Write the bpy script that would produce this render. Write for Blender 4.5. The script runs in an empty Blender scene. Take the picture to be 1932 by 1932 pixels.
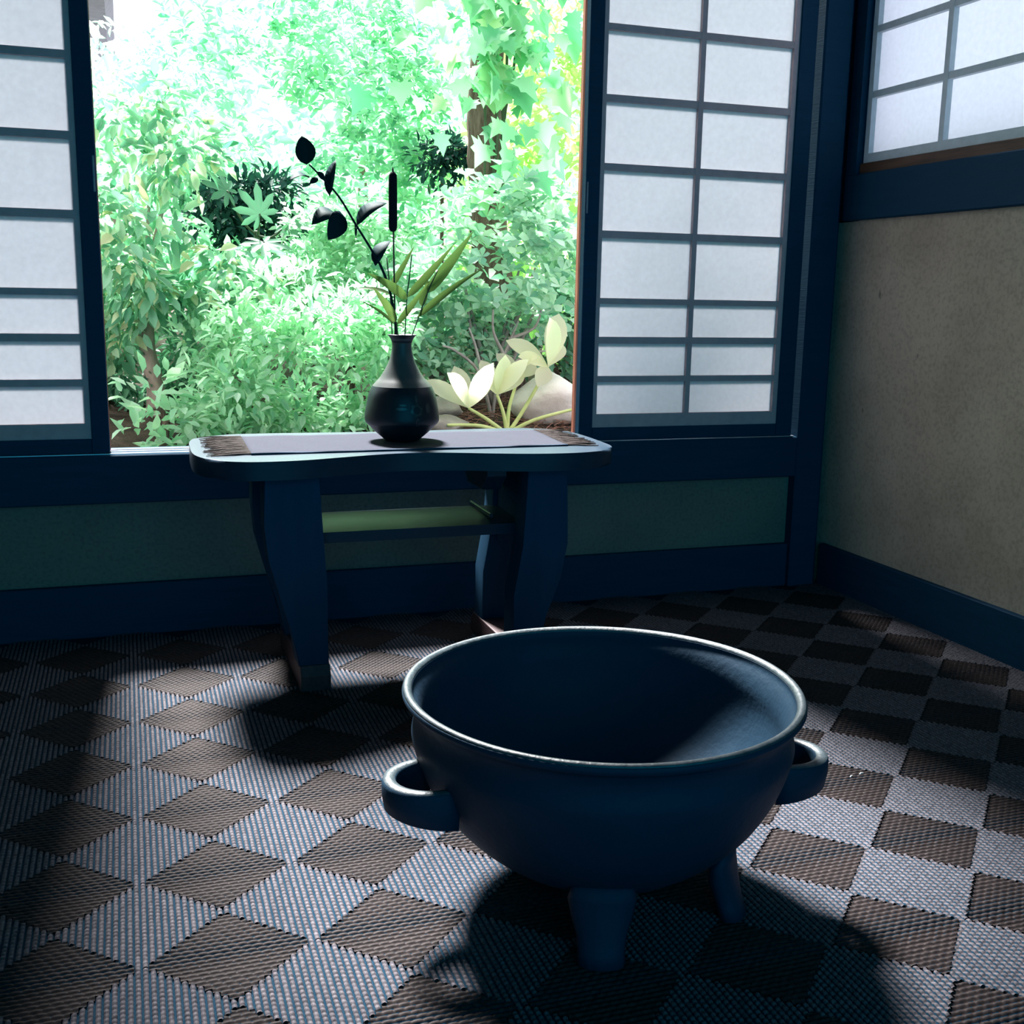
import bpy, bmesh, math, random
import numpy as np
from mathutils import Matrix, Vector

# ------------------------------------------------------------------ camera
S = bpy.context.scene
col = S.collection
cam_d = bpy.data.cameras.new('camera')
cam_d.sensor_width = 36.0
cam_d.lens = 36.0 * 2115.0 / 1932.0
cam_d.clip_start = 0.02
cam_d.clip_end = 200
cam = bpy.data.objects.new('camera', cam_d)
col.objects.link(cam)
rt = Vector((0.94655, -0.32203, 0.01835))
up = Vector((0.04463, 0.18711, 0.98132))
bk = Vector((-0.31945, -0.92806, 0.19148))
m = Matrix((rt, up, bk)).transposed().to_4x4()
m.translation = Vector((0, 0, 1.05))
cam.matrix_world = m
S.camera = cam

# ------------------------------------------------------------------ sky, sun, added rear fill, exposure
W = bpy.data.worlds.new('world')
S.world = W
W.use_nodes = True
bgn = W.node_tree.nodes['Background']
bgn.inputs[0].default_value = (0.86, 0.95, 1.0, 1)
bgn.inputs[1].default_value = 2.0

sun_d = bpy.data.lights.new('sun', 'SUN')
sun_d.energy = 36.0
sun_d.angle = math.radians(10.5)
sun_d.color = (1.0, 0.97, 0.95)
sun = bpy.data.objects.new('sun', sun_d)
col.objects.link(sun)
el, az = math.radians(53.0), math.radians(3.5)      # the light falls away from the garden, a little to the right
sdir = Vector((math.sin(az) * math.cos(el), -math.cos(az) * math.cos(el), -math.sin(el)))
sun.rotation_euler = sdir.to_track_quat('-Z', 'Y').to_euler()
sun.location = (0, 9, 9)

rear_d = bpy.data.lights.new('rear_blue_fill', 'AREA')  # added blue fill lamp behind the viewer, lifts the dark tones to navy
rear_d.shape = 'RECTANGLE'
rear_d.size = 3.6
rear_d.size_y = 2.4
rear_d.energy = 46.0
rear_d.specular_factor = 0.0
rear_d.color = (0.02, 0.60, 1.0)
rear = bpy.data.objects.new('rear_blue_fill', rear_d)
col.objects.link(rear)
rear.location = (0.6, -1.55, 1.25)
rear.rotation_euler = (math.radians(90), 0, 0)      # faces +y, into the room

S.view_settings.view_transform = 'Standard'
S.view_settings.look = 'None'
S.view_settings.exposure = 0.0
S.view_settings.gamma = 1.0
S.view_settings.use_curve_mapping = False
S.cycles.use_denoising = True
S.cycles.use_adaptive_sampling = True
S.cycles.adaptive_threshold = 0.05
S.cycles.max_bounces = 4
S.cycles.diffuse_bounces = 3
S.cycles.glossy_bounces = 2
S.cycles.transmission_bounces = 4
S.cycles.caustics_reflective = False
S.cycles.caustics_refractive = False

random.seed(7)
rng = np.random.default_rng(11)

# ------------------------------------------------------------------ materials
MATS = {}
def new_mat(name):
    mt = bpy.data.materials.new(name)
    mt.use_nodes = True
    MATS[name] = mt
    nt = mt.node_tree
    return mt, nt, nt.nodes['Principled BSDF'], nt.nodes['Material Output']

def ramp(nt, fac, stops):
    r = nt.nodes.new('ShaderNodeValToRGB')
    el_ = r.color_ramp.elements
    while len(el_) < len(stops): el_.new(0.5)
    for e_, (p, c) in zip(el_, stops):
        e_.position = p
        e_.color = (c[0], c[1], c[2], 1)
    nt.links.new(fac, r.inputs[0])
    return r.outputs[0]

def noise(nt, scale, detail=4, stretch=None, coord='Object', rough=0.55):
    tc = nt.nodes.new('ShaderNodeTexCoord')
    n = nt.nodes.new('ShaderNodeTexNoise')
    n.inputs['Scale'].default_value = scale
    n.inputs['Detail'].default_value = detail
    n.inputs['Roughness'].default_value = rough
    src = tc.outputs[coord]
    if stretch:
        mp = nt.nodes.new('ShaderNodeMapping')
        mp.inputs['Scale'].default_value = stretch
        nt.links.new(src, mp.inputs[0])
        src = mp.outputs[0]
    nt.links.new(src, n.inputs['Vector'])
    return n.outputs['Fac']

def bump(nt, bsdf, h, strength, dist):
    b = nt.nodes.new('ShaderNodeBump')
    b.inputs['Strength'].default_value = strength
    b.inputs['Distance'].default_value = dist
    nt.links.new(h, b.inputs['Height'])
    nt.links.new(b.outputs[0], bsdf.inputs['Normal'])

def simple(name, c0, c1, scale=8, rough=0.6, spec=0.3, stretch=None, bmp=0.0, bscale=None, bdist=0.003, detail=4, metal=0.0):
    mt, nt, b, o = new_mat(name)
    f = noise(nt, scale, detail, stretch)
    c = ramp(nt, f, [(0.3, c0), (0.7, c1)])
    nt.links.new(c, b.inputs['Base Color'])
    b.inputs['Roughness'].default_value = rough
    b.inputs['Specular IOR Level'].default_value = spec
    b.inputs['Metallic'].default_value = metal
    if bmp:
        h = noise(nt, bscale or scale * 4, 5, stretch)
        bump(nt, b, h, bmp, bdist)
    return mt

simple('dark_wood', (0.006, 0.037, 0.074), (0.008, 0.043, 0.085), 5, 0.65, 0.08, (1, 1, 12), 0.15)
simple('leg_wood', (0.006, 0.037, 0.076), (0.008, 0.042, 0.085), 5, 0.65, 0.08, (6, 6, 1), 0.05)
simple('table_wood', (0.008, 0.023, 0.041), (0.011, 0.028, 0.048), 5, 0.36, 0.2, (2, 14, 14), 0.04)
simple('foot_wood', (0.04, 0.022, 0.025), (0.064, 0.039, 0.043), 6, 0.5, 0.3, (14, 2, 14), 0.1)
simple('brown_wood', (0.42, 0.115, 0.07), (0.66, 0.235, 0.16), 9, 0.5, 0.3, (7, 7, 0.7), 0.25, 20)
simple('sill_wood_brown', (0.05, 0.022, 0.012), (0.12, 0.055, 0.03), 9, 0.5, 0.3, (7, 0.7, 7), 0.2, 20)
simple('lattice_wood', (0.44, 0.32, 0.325), (0.50, 0.37, 0.375), 10, 0.7, 0.2, (3, 3, 3), 0.1)  # lightened: window glare over the bars is put into the colour
simple('lattice_pale', (0.52, 0.56, 0.58), (0.6, 0.64, 0.66), 10, 0.7, 0.2, (3, 3, 3), 0.1)  # lighter lattice copy, glow and haze of the paper painted in
simple('metal_track', (0.55, 0.57, 0.62), (0.7, 0.72, 0.76), 30, 0.28, 0.5, (0.4, 8, 8), metal=0.7)
simple('pull_metal', (0.12, 0.16, 0.19), (0.2, 0.25, 0.28), 30, 0.5, 0.5)
simple('ceiling_wood', (0.03, 0.035, 0.04), (0.05, 0.055, 0.06), 5, 0.7, 0.2, (1, 12, 1))

def plaster(name, c0, c1):
    mt, nt, b, o = new_mat(name)
    big = noise(nt, 3.0, 6)
    c = ramp(nt, big, [(0.32, c0), (0.68, c1)])
    fine = noise(nt, 90, 3)
    mx = nt.nodes.new('ShaderNodeMix'); mx.data_type = 'RGBA'; mx.blend_type = 'MULTIPLY'
    mx.inputs[0].default_value = 0.8
    fr = ramp(nt, fine, [(0.30, (0.72, 0.72, 0.72)), (0.55, (1, 1, 1))])
    nt.links.new(c, mx.inputs[6]); nt.links.new(fr, mx.inputs[7])
    # small dents and scratches with a shape of their own
    sp = noise(nt, 22, 2, (1, 1.0, 0.45), rough=0.4)
    spr = ramp(nt, sp, [(0.735, (1, 1, 1)), (0.76, (0.55, 0.55, 0.57))])
    m2 = nt.nodes.new('ShaderNodeMix'); m2.data_type = 'RGBA'; m2.blend_type = 'MULTIPLY'
    m2.inputs[0].default_value = 1.0
    nt.links.new(mx.outputs[2], m2.inputs[6]); nt.links.new(spr, m2.inputs[7])
    nt.links.new(m2.outputs[2], b.inputs['Base Color'])
    b.inputs['Roughness'].default_value = 0.9
    b.inputs['Specular IOR Level'].default_value = 0.1
    bump(nt, b, fine, 0.35, 0.002)
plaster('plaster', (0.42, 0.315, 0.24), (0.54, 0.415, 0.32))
plaster('plaster_shaded', (0.15, 0.15, 0.125), (0.19, 0.19, 0.155))  # same plaster darkened, the backlit wall's shade is in its colour

def paper(name, tint, tr):
    mt, nt, b, o = new_mat(name)
    nt.nodes.remove(b)
    d = nt.nodes.new('ShaderNodeBsdfDiffuse'); t = nt.nodes.new('ShaderNodeBsdfTranslucent')
    f = noise(nt, 60, 5)
    c = ramp(nt, f, [(0.3, tuple(v * 0.94 for v in tint)), (0.7, tint)])
    nt.links.new(c, d.inputs[0]); nt.links.new(c, t.inputs[0])
    mx = nt.nodes.new('ShaderNodeMixShader'); mx.inputs[0].default_value = tr
    nt.links.new(d.outputs[0], mx.inputs[1]); nt.links.new(t.outputs[0], mx.inputs[2])
    nt.links.new(mx.outputs[0], o.inputs[0])
paper('paper', (0.86, 0.87, 0.905), 0.275)
paper('paper_blue', (0.90, 0.91, 0.985), 0.80)

def woven(name, c0, c1, c2, sheen):
    mt, nt, b, o = new_mat(name)
    f = noise(nt, 130, 3)
    c = ramp(nt, f, [(0.25, c0), (0.5, c1), (0.8, c2)])
    oi = nt.nodes.new('ShaderNodeObjectInfo')
    rr = ramp(nt, oi.outputs['Random'], [(0.0, (0.82, 0.80, 0.80)), (1.0, (1.08, 1.05, 1.02))])
    mx = nt.nodes.new('ShaderNodeMix'); mx.data_type = 'RGBA'; mx.blend_type = 'MULTIPLY'
    mx.inputs[0].default_value = 1.0
    nt.links.new(c, mx.inputs[6]); nt.links.new(rr, mx.inputs[7])
    nt.links.new(mx.outputs[2], b.inputs['Base Color'])
    b.inputs['Roughness'].default_value = 0.62
    b.inputs['Specular IOR Level'].default_value = sheen
woven('rush_pale', (0.028, 0.0255, 0.031), (0.068, 0.063, 0.074), (0.122, 0.114, 0.132), 0.1)
woven('rush_brown', (0.0095, 0.0073, 0.0078), (0.0195, 0.0150, 0.0155), (0.037, 0.029, 0.029), 0.1)
simple('rush_base_shade', (0.006, 0.023, 0.041), (0.010, 0.029, 0.048), 60, 0.9, 0.03, None, 0.4, 120)  # backing colour, also paints the shade between the cords

simple('bowl_iron', (0.0052, 0.0225, 0.0435), (0.0065, 0.026, 0.049), 14, 0.6, 0.15, None, 0.35, 70, 0.003)
simple('bowl_lit_top', (0.016, 0.03, 0.038), (0.05, 0.068, 0.078), 26, 0.42, 0.5, None, 0.5, 90, 0.003)  # lighter than the body: highlight on rim and handle tops painted in
simple('vase_glaze_pale', (0.05, 0.06, 0.058), (0.07, 0.08, 0.075), 30, 0.42, 0.3, None, 0.02)
simple('vase_glaze_dark', (0.006, 0.012, 0.018), (0.011, 0.018, 0.024), 20, 0.38, 0.25)
simple('vase_motif', (0.028, 0.036, 0.036), (0.045, 0.052, 0.05), 90, 0.25, 0.4)
simple('cloth', (0.031, 0.034, 0.047), (0.044, 0.047, 0.061), 160, 0.95, 0.05, (1, 3, 1), 0.4, 400, 0.001)
simple('cloth_edge', (0.03, 0.045, 0.07), (0.05, 0.065, 0.09), 160, 0.95, 0.05)
simple('fringe', (0.012, 0.009, 0.0085), (0.042, 0.034, 0.032), 120, 0.9, 0.1, (2, 8, 2))
simple('cattail', (0.008, 0.010, 0.016), (0.016, 0.016, 0.02), 200, 0.9, 0.1, None, 0.5, 500, 0.001)
simple('stem', (0.03, 0.06, 0.03), (0.06, 0.10, 0.045), 40, 0.5, 0.3, (1, 1, 0.2))
simple('stem_brown', (0.07, 0.05, 0.035), (0.12, 0.09, 0.05), 40, 0.5, 0.3, (1, 1, 0.2))
simple('bark', (0.10, 0.065, 0.05), (0.26, 0.19, 0.16), 12, 0.9, 0.1, (5, 5, 1), 0.9, 18, 0.02)
simple('bark_grey', (0.22, 0.19, 0.16), (0.38, 0.33, 0.28), 10, 0.85, 0.1, (3, 3, 1), 0.4, 20, 0.01)
simple('twig_grey', (0.25, 0.23, 0.23), (0.42, 0.39, 0.38), 20, 0.8, 0.1)
simple('soil', (0.03, 0.025, 0.022), (0.10, 0.075, 0.06), 9, 0.95, 0.1, None, 0.7, 30, 0.03, 7)
simple('pine_needles', (0.20, 0.09, 0.07), (0.42, 0.24, 0.18), 30, 0.8, 0.15)
simple('stone', (0.20, 0.19, 0.17), (0.36, 0.34, 0.31), 9, 0.85, 0.2, None, 0.5, 25, 0.02, 7)
simple('stone_pale', (0.62, 0.57, 0.53), (0.82, 0.79, 0.76), 6, 0.85, 0.2, None, 0.4, 25, 0.02, 7)
simple('house_wall', (0.78, 0.78, 0.8), (0.84, 0.84, 0.85), 3, 0.9, 0.1)
simple('roof_tile', (0.22, 0.20, 0.25), (0.30, 0.27, 0.33), 12, 0.7, 0.2)
simple('scrap', (0.6, 0.58, 0.55), (0.75, 0.72, 0.7), 60, 0.8, 0.1)

def leaf_mat(name, cols, tr=0.4, rough=0.38, spec=0.5, trcol=1.4):
    mt, nt, b, o = new_mat(name)
    g = nt.nodes.new('ShaderNodeNewGeometry')
    oi = nt.nodes.new('ShaderNodeObjectInfo')
    ad = nt.nodes.new('ShaderNodeMath'); ad.operation = 'ADD'
    nt.links.new(g.outputs['Random Per Island'], ad.inputs[0]); nt.links.new(oi.outputs['Random'], ad.inputs[1])
    fr = nt.nodes.new('ShaderNodeMath'); fr.operation = 'FRACT'
    nt.links.new(ad.outputs[0], fr.inputs[0])
    n = len(cols)
    c = ramp(nt, fr.outputs[0], [(i / max(1, n - 1), cc) for i, cc in enumerate(cols)])
    nt.links.new(c, b.inputs['Base Color'])
    b.inputs['Roughness'].default_value = rough
    b.inputs['Specular IOR Level'].default_value = spec
    t = nt.nodes.new('ShaderNodeBsdfTranslucent')
    mul = nt.nodes.new('ShaderNodeMix'); mul.data_type = 'RGBA'; mul.blend_type = 'MULTIPLY'
    mul.inputs[0].default_value = 1.0
    mul.inputs[7].default_value = (trcol, trcol, trcol * 0.85, 1)
    nt.links.new(c, mul.inputs[6]); nt.links.new(mul.outputs[2], t.inputs[0])
    mx = nt.nodes.new('ShaderNodeMixShader'); mx.inputs[0].default_value = tr
    nt.links.new(b.outputs[0], mx.inputs[1]); nt.links.new(t.outputs[0], mx.inputs[2])
    nt.links.new(mx.outputs[0], o.inputs[0])
leaf_mat('leaf_camellia', [(0.05, 0.24, 0.14), (0.15, 0.44, 0.26), (0.30, 0.60, 0.42), (0.10, 0.34, 0.21), (0.42, 0.66, 0.46), (0.56, 0.60, 0.36)], 0.4)
leaf_mat('leaf_bright', [(0.18, 0.50, 0.30), (0.40, 0.74, 0.50), (0.60, 0.86, 0.68), (0.32, 0.66, 0.42), (0.56, 0.82, 0.60)], 0.5)
leaf_mat('leaf_mid', [(0.08, 0.36, 0.22), (0.28, 0.64, 0.44), (0.46, 0.80, 0.60), (0.18, 0.50, 0.32), (0.40, 0.72, 0.44)], 0.5)
leaf_mat('leaf_round', [(0.16, 0.44, 0.30), (0.44, 0.72, 0.52), (0.60, 0.82, 0.70), (0.14, 0.40, 0.28), (0.56, 0.80, 0.60)], 0.45)
leaf_mat('leaf_back', [(0.20, 0.52, 0.38), (0.44, 0.78, 0.58), (0.58, 0.86, 0.72), (0.26, 0.60, 0.42)], 0.5)
leaf_mat('leaf_yellow', [(0.44, 0.74, 0.28), (0.60, 0.84, 0.38), (0.40, 0.70, 0.32)], 0.5)
leaf_mat('leaf_ivy', [(0.07, 0.38, 0.18), (0.20, 0.58, 0.30), (0.38, 0.74, 0.46), (0.12, 0.46, 0.22), (0.52, 0.80, 0.44)], 0.4, 0.42)
leaf_mat('leaf_fern', [(0.03, 0.14, 0.09), (0.08, 0.26, 0.15), (0.14, 0.36, 0.22)], 0.35)
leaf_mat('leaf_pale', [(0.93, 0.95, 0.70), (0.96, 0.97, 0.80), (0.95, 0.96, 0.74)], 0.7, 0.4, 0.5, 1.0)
leaf_mat('leaf_fatsia', [(0.06, 0.20, 0.12), (0.09, 0.25, 0.15)], 0.25)
leaf_mat('leaf_dark', [(0.004, 0.022, 0.026), (0.008, 0.03, 0.032), (0.006, 0.026, 0.034)], 0.04, 0.65, 0.05)
leaf_mat('leaf_shade', [(0.006, 0.05, 0.045), (0.015, 0.085, 0.065), (0.03, 0.13, 0.09)], 0.15, 0.5, 0.2)  # near-black leaf colour stands in for deep shade in the hollows
leaf_mat('leaf_bamboo', [(0.055, 0.115, 0.032), (0.08, 0.145, 0.042), (0.065, 0.125, 0.036)], 0.5, 0.5, 0.2, 1.1)
simple('stalk_pale', (0.50, 0.60, 0.22), (0.62, 0.70, 0.32), 20, 0.5, 0.3)

# ------------------------------------------------------------------ builders
BASE = {}
def _props(o, label=None, cat=None, group=None, kind=None):
    if label: o['label'] = label
    if cat: o['category'] = cat
    if group: o['group'] = group
    if kind: o['kind'] = kind
    return o

def thing(name, loc, label=None, cat=None, group=None, kind=None):
    o = bpy.data.objects.new(name, None)
    o.empty_display_size = 0.05
    col.objects.link(o)
    o.location = loc
    BASE[o.name] = Vector(loc)
    return _props(o, label, cat, group, kind)

def obj(name, bm, mat, parent=None, base=None, smooth=False, label=None, cat=None, group=None, kind=None):
    """bm holds world coordinates; the object's origin is its base (or its parent's)"""
    me = bpy.data.meshes.new(name)
    b = Vector(base) if base is not None else (BASE[parent.name] if parent is not None else Vector((0, 0, 0)))
    bmesh.ops.translate(bm, vec=-b, verts=bm.verts)
    bmesh.ops.recalc_face_normals(bm, faces=bm.faces)
    bm.to_mesh(me); bm.free()
    if smooth == 'angle':
        me.polygons.foreach_set('use_smooth', [True] * len(me.polygons))
        me.set_sharp_from_angle(angle=math.radians(40))
    elif smooth:
        me.polygons.foreach_set('use_smooth', [True] * len(me.polygons))
    me.materials.append(MATS[mat])
    o = bpy.data.objects.new(name, me)
    col.objects.link(o)
    BASE[o.name] = b
    if parent is not None:
        o.parent = parent
        o.location = b - BASE[parent.name]
    else:
        o.location = b
    return _props(o, label, cat, group, kind)

def box(bm, x0, x1, y0, y1, z0, z1, bevel=0.0, seg=1):
    r = bmesh.ops.create_cube(bm, size=1.0)
    vs = r['verts']
    bmesh.ops.scale(bm, vec=(x1 - x0, y1 - y0, z1 - z0), verts=vs)
    bmesh.ops.translate(bm, vec=((x0 + x1) / 2, (y0 + y1) / 2, (z0 + z1) / 2), verts=vs)
    if bevel:
        es = list({e for v in vs for e in v.link_edges})
        bmesh.ops.bevel(bm, geom=es, offset=bevel, segments=seg, affect='EDGES', profile=0.6)
    return bm

def B(*a, **k):
    return box(bmesh.new(), *a, **k)

def prism(bm, outline, axis, a0, a1, bevel=0.0, seg=2):
    """outline: list of 2D points; axis: 'x','y','z' extrusion axis"""
    def p3(u, v, a):
        return {'x': (a, u, v), 'y': (u, a, v), 'z': (u, v, a)}[axis]
    v0 = [bm.verts.new(p3(u, v, a0)) for u, v in outline]
    v1 = [bm.verts.new(p3(u, v, a1)) for u, v in outline]
    n = len(outline)
    f0 = bm.faces.new(v0); f1 = bm.faces.new(v1[::-1])
    for i in range(n):
        bm.faces.new((v0[i], v1[i], v1[(i + 1) % n], v0[(i + 1) % n]))
    if bevel:
        es = list(f0.edges) + list(f1.edges)
        bmesh.ops.bevel(bm, geom=es, offset=bevel, segments=seg, affect='EDGES', profile=0.5)
    return bm

def tube(bm, path, radii, n=8, cap=True):
    pts = [Vector(p) for p in path]
    if not isinstance(radii, (list, tuple)): radii = [radii] * len(pts)
    rings = []
    ref = Vector((0.31, 0.2, 0.93)).normalized()
    for i, p in enumerate(pts):
        t = (pts[min(i + 1, len(pts) - 1)] - pts[max(i - 1, 0)]).normalized()
        a = t.cross(ref)
        if a.length < 0.1: a = t.cross(Vector((1, 0, 0)))
        a.normalize(); b = t.cross(a).normalized()
        rings.append([bm.verts.new(p + (a * math.cos(2 * math.pi * k / n) + b * math.sin(2 * math.pi * k / n)) * radii[i]) for k in range(n)])
    for i in range(len(rings) - 1):
        for k in range(n):
            bm.faces.new((rings[i][k], rings[i][(k + 1) % n], rings[i + 1][(k + 1) % n], rings[i + 1][k]))
    if cap:
        bm.faces.new(rings[0][::-1]); bm.faces.new(rings[-1])
    return bm

def smooth_path(pts, n=6):
    """Catmull-Rom through the points"""
    P = [Vector(p) for p in pts]
    out = []
    for i in range(len(P) - 1):
        a, b, c, d = P[max(i - 1, 0)], P[i], P[i + 1], P[min(i + 2, len(P) - 1)]
        for k in range(n):
            t = k / n
            out.append(0.5 * ((2 * b) + (c - a) * t + (2 * a - 5 * b + 4 * c - d) * t * t + (3 * b - a - 3 * c + d) * t ** 3))
    out.append(P[-1])
    return out

def lathe(bm, prof, cx, cy, n=64, wob=0.0):
    rings = []
    for i, (r, z) in enumerate(prof):
        if r < 1e-5:
            rings.append([bm.verts.new((cx, cy, z))])
        else:
            rings.append([bm.verts.new((cx + r * (1 + wob * math.sin(3 * a + 1.3) + wob * 0.6 * math.sin(5 * a)) * math.cos(a), cy + r * (1 + wob * math.sin(3 * a + 1.3)) * math.sin(a), z + wob * 0.25 * math.sin(2 * a + 0.7)))
                          for a in (2 * math.pi * k / n for k in range(n))])
    for a, b in zip(rings[:-1], rings[1:]):
        for k in range(n):
            k2 = (k + 1) % n
            if len(a) == 1 and len(b) == 1: continue
            if len(a) == 1: bm.faces.new((a[0], b[k], b[k2]))
            elif len(b) == 1: bm.faces.new((a[k], b[0], a[k2]))
            else: bm.faces.new((a[k], b[k], b[k2], a[k2]))
    return bm

def struct(name, bm, mat, **k):
    return obj(name, bm, mat, kind='structure', **k)

# ------------------------------------------------------------------ the room
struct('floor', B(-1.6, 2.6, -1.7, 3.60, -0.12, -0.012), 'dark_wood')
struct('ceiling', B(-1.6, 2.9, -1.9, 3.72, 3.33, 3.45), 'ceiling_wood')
struct('wall_back', B(-1.62, 2.40, 3.545, 3.66, -0.3, 0.412), 'plaster_shaded')
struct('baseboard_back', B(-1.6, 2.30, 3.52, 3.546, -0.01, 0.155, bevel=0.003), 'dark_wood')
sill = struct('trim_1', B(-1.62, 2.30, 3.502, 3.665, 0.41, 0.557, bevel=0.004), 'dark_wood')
for k, (ya, yb) in enumerate(((3.512, 3.526), (3.562, 3.574), (3.604, 3.616))):
    obj('track_rail', B(-1.6, 2.29, ya, yb, 0.556, 0.560, bevel=0.001), 'metal_track', sill, label='bright metal sliding rail let into the sill')
struct('trim_2', B(-1.62, 2.9, 3.50, 3.67, 3.15, 3.34, bevel=0.004), 'dark_wood')
struct('trim_3', B(2.30, 2.41, 3.50, 3.67, -0.01, 3.34, bevel=0.006), 'dark_wood')
struct('trim_4', B(2.405, 2.60, 3.56, 3.67, -0.1, 3.34), 'dark_wood')
struct('trim_5', B(-1.02, -0.90, 3.50, 3.67, -0.01, 3.34, bevel=0.006), 'dark_wood')
struct('wall_far_left', B(-1.62, -1.02, 3.545, 3.66, 0.55, 3.16), 'plaster')
struct('wall_left', B(-1.62, -1.5, -1.7, 3.55, -0.1, 3.34), 'plaster')
# unseen rear wall, with a wide opening made up for the added fill lamp
rw = bmesh.new()
box(rw, -1.6, -1.25, -1.8, -1.68, -0.1, 3.34)
box(rw, 2.42, 2.6, -1.8, -1.68, -0.1, 3.34)
box(rw, -1.25, 2.42, -1.8, -1.68, 2.5, 3.34)
struct('wall_rear', rw, 'plaster')
struct('door_1', B(-1.26, 2.43, -1.84, -1.80, -0.1, 2.51), 'dark_wood')
# right wall: plaster below, a beam, a latticed window above it
struct('wall_right', B(2.45, 2.60, -1.8, 3.66, -0.1, 1.33), 'plaster')
struct('wall_right_upper', B(2.45, 2.60, -1.8, 1.86, 1.32, 3.34), 'plaster')
struct('wall_right_top', B(2.45, 2.60, 1.85, 3.66, 2.42, 3.34), 'plaster')
struct('wall_right_end', B(2.45, 2.60, 3.446, 3.66, 1.32, 2.43), 'dark_wood')
struct('baseboard_right', B(2.428, 2.452, -1.7, 3.51, -0.01, 0.152, bevel=0.003), 'dark_wood')
struct('trim_6', B(2.425, 2.60, -1.7, 3.51, 1.322, 1.478, bevel=0.004), 'dark_wood')
struct('trim_7', B(2.44, 2.58, 1.86, 3.449, 1.476, 1.513, bevel=0.002), 'sill_wood_brown')
struct('trim_8', B(2.428, 2.452, 3.452, 3.51, 1.476, 3.34), 'dark_wood')

# ------------------------------------------------------------------ shoji
ROWS = [0.649, 0.759, 0.779, 0.889, 0.911, 1.021, 1.040, 1.237, 1.260, 1.453, 1.475, 1.668, 1.690, 1.886, 1.907, 2.103, 2.124, 2.320, 2.341, 2.537, 2.558, 2.754, 2.775, 2.971, 2.992, 3.07]
def shoji(x0, flip, label, brown):
    """x0: outer left edge of the stile, 0.836 m wide. Front faces at y=3.52"""
    w = 0.836
    yF = 3.518
    t = thing('shoji_screen', (x0 + w / 2, yF + 0.016, 0.557), label, 'sliding screen')
    X = lambda u: x0 + (w - u if flip else u)          # u runs from the stile beside the opening
    def bx(name, u0, u1, ya, yb, za, zb, mat, bevel=0.0, parent=t, **k):
        a, b = sorted((X(u0), X(u1)))
        return obj(name, B(a, b, ya, yb, za, zb, bevel=bevel), mat, parent, **k)
    bx('stile', 0.0, 0.050, yF, yF + 0.034, 0.560, 3.15, 'dark_wood', 0.002)
    bx('stile', 0.772, 0.836, yF, yF + 0.034, 0.560, 3.15, 'dark_wood', 0.002)
    bx('rail', 0.0502, 0.7718, yF + 0.001, yF + 0.033, 0.560, 0.604, 'dark_wood', 0.002)
    bx('rail', 0.0502, 0.7718, yF + 0.001, yF + 0.033, 3.095, 3.15, 'dark_wood', 0.002)
    yl0, yl1 = yF + 0.006, yF + 0.019
    for u0, u1 in ((0.050, 0.066), (0.400, 0.418), (0.753, 0.772)):
        bx('lattice_upright', u0, u1, yl0, yl1, 0.649, 3.07, 'lattice_wood')
    bx('lattice_foot', 0.050, 0.772, yl0, yl1, 0.604, 0.649, 'lattice_wood', label='wide pale strip under the lowest panes')
    bx('lattice_head', 0.050, 0.772, yl0, yl1, 3.07, 3.095, 'lattice_wood')
    for k in range(1, len(ROWS) - 1, 2):
        bx('lattice_bar', 0.066, 0.753, yl0 + 0.001, yl1, ROWS[k], ROWS[k + 1], 'lattice_wood')
    for k in range(0, len(ROWS), 2):
        for u0, u1 in ((0.060, 0.406), (0.412, 0.760)):
            bx('paper_pane', u0, u1, yl1 + 0.0005, yl1 + 0.0017, ROWS[k] - 0.006, ROWS[k + 1] + 0.006, 'paper')
    # unseen bars added behind the paper to shade the pane edges
    yo0, yo1 = yl1 + 0.0065, yl1 + 0.0110
    for u0, u1 in ((0.050, 0.070), (0.398, 0.420), (0.749, 0.772)):
        bx('shading_upright', u0, u1, yo0, yo1, 0.649, 3.07, 'lattice_wood')
    for k in range(1, len(ROWS) - 1, 2):
        bx('shading_bar', 0.070, 0.749, yo0, yo1, ROWS[k], ROWS[k + 1], 'lattice_wood')
    # outer wooden frame that slides with the screen on the garden side: lit brown edge
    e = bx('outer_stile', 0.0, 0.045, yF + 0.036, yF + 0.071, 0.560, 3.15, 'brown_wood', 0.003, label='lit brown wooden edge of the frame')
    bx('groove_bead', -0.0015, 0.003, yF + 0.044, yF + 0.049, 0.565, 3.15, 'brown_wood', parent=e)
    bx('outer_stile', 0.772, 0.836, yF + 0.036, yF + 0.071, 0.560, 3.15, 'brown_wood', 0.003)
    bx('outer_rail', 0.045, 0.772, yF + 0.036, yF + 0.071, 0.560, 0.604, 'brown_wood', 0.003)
    bx('finger_pull', 0.0035, 0.0095, yF - 0.0015, yF + 0.003, 1.312, 1.412, 'pull_metal', 0.001, label='thin grey metal pull plate')
    return t
shoji(-0.058 - 0.836, True, 'paper shoji screen cut by the picture edge, beyond the open window from the corner', False)
shoji(1.445, False, 'paper shoji screen two panes wide beside the dark corner post', True)

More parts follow.
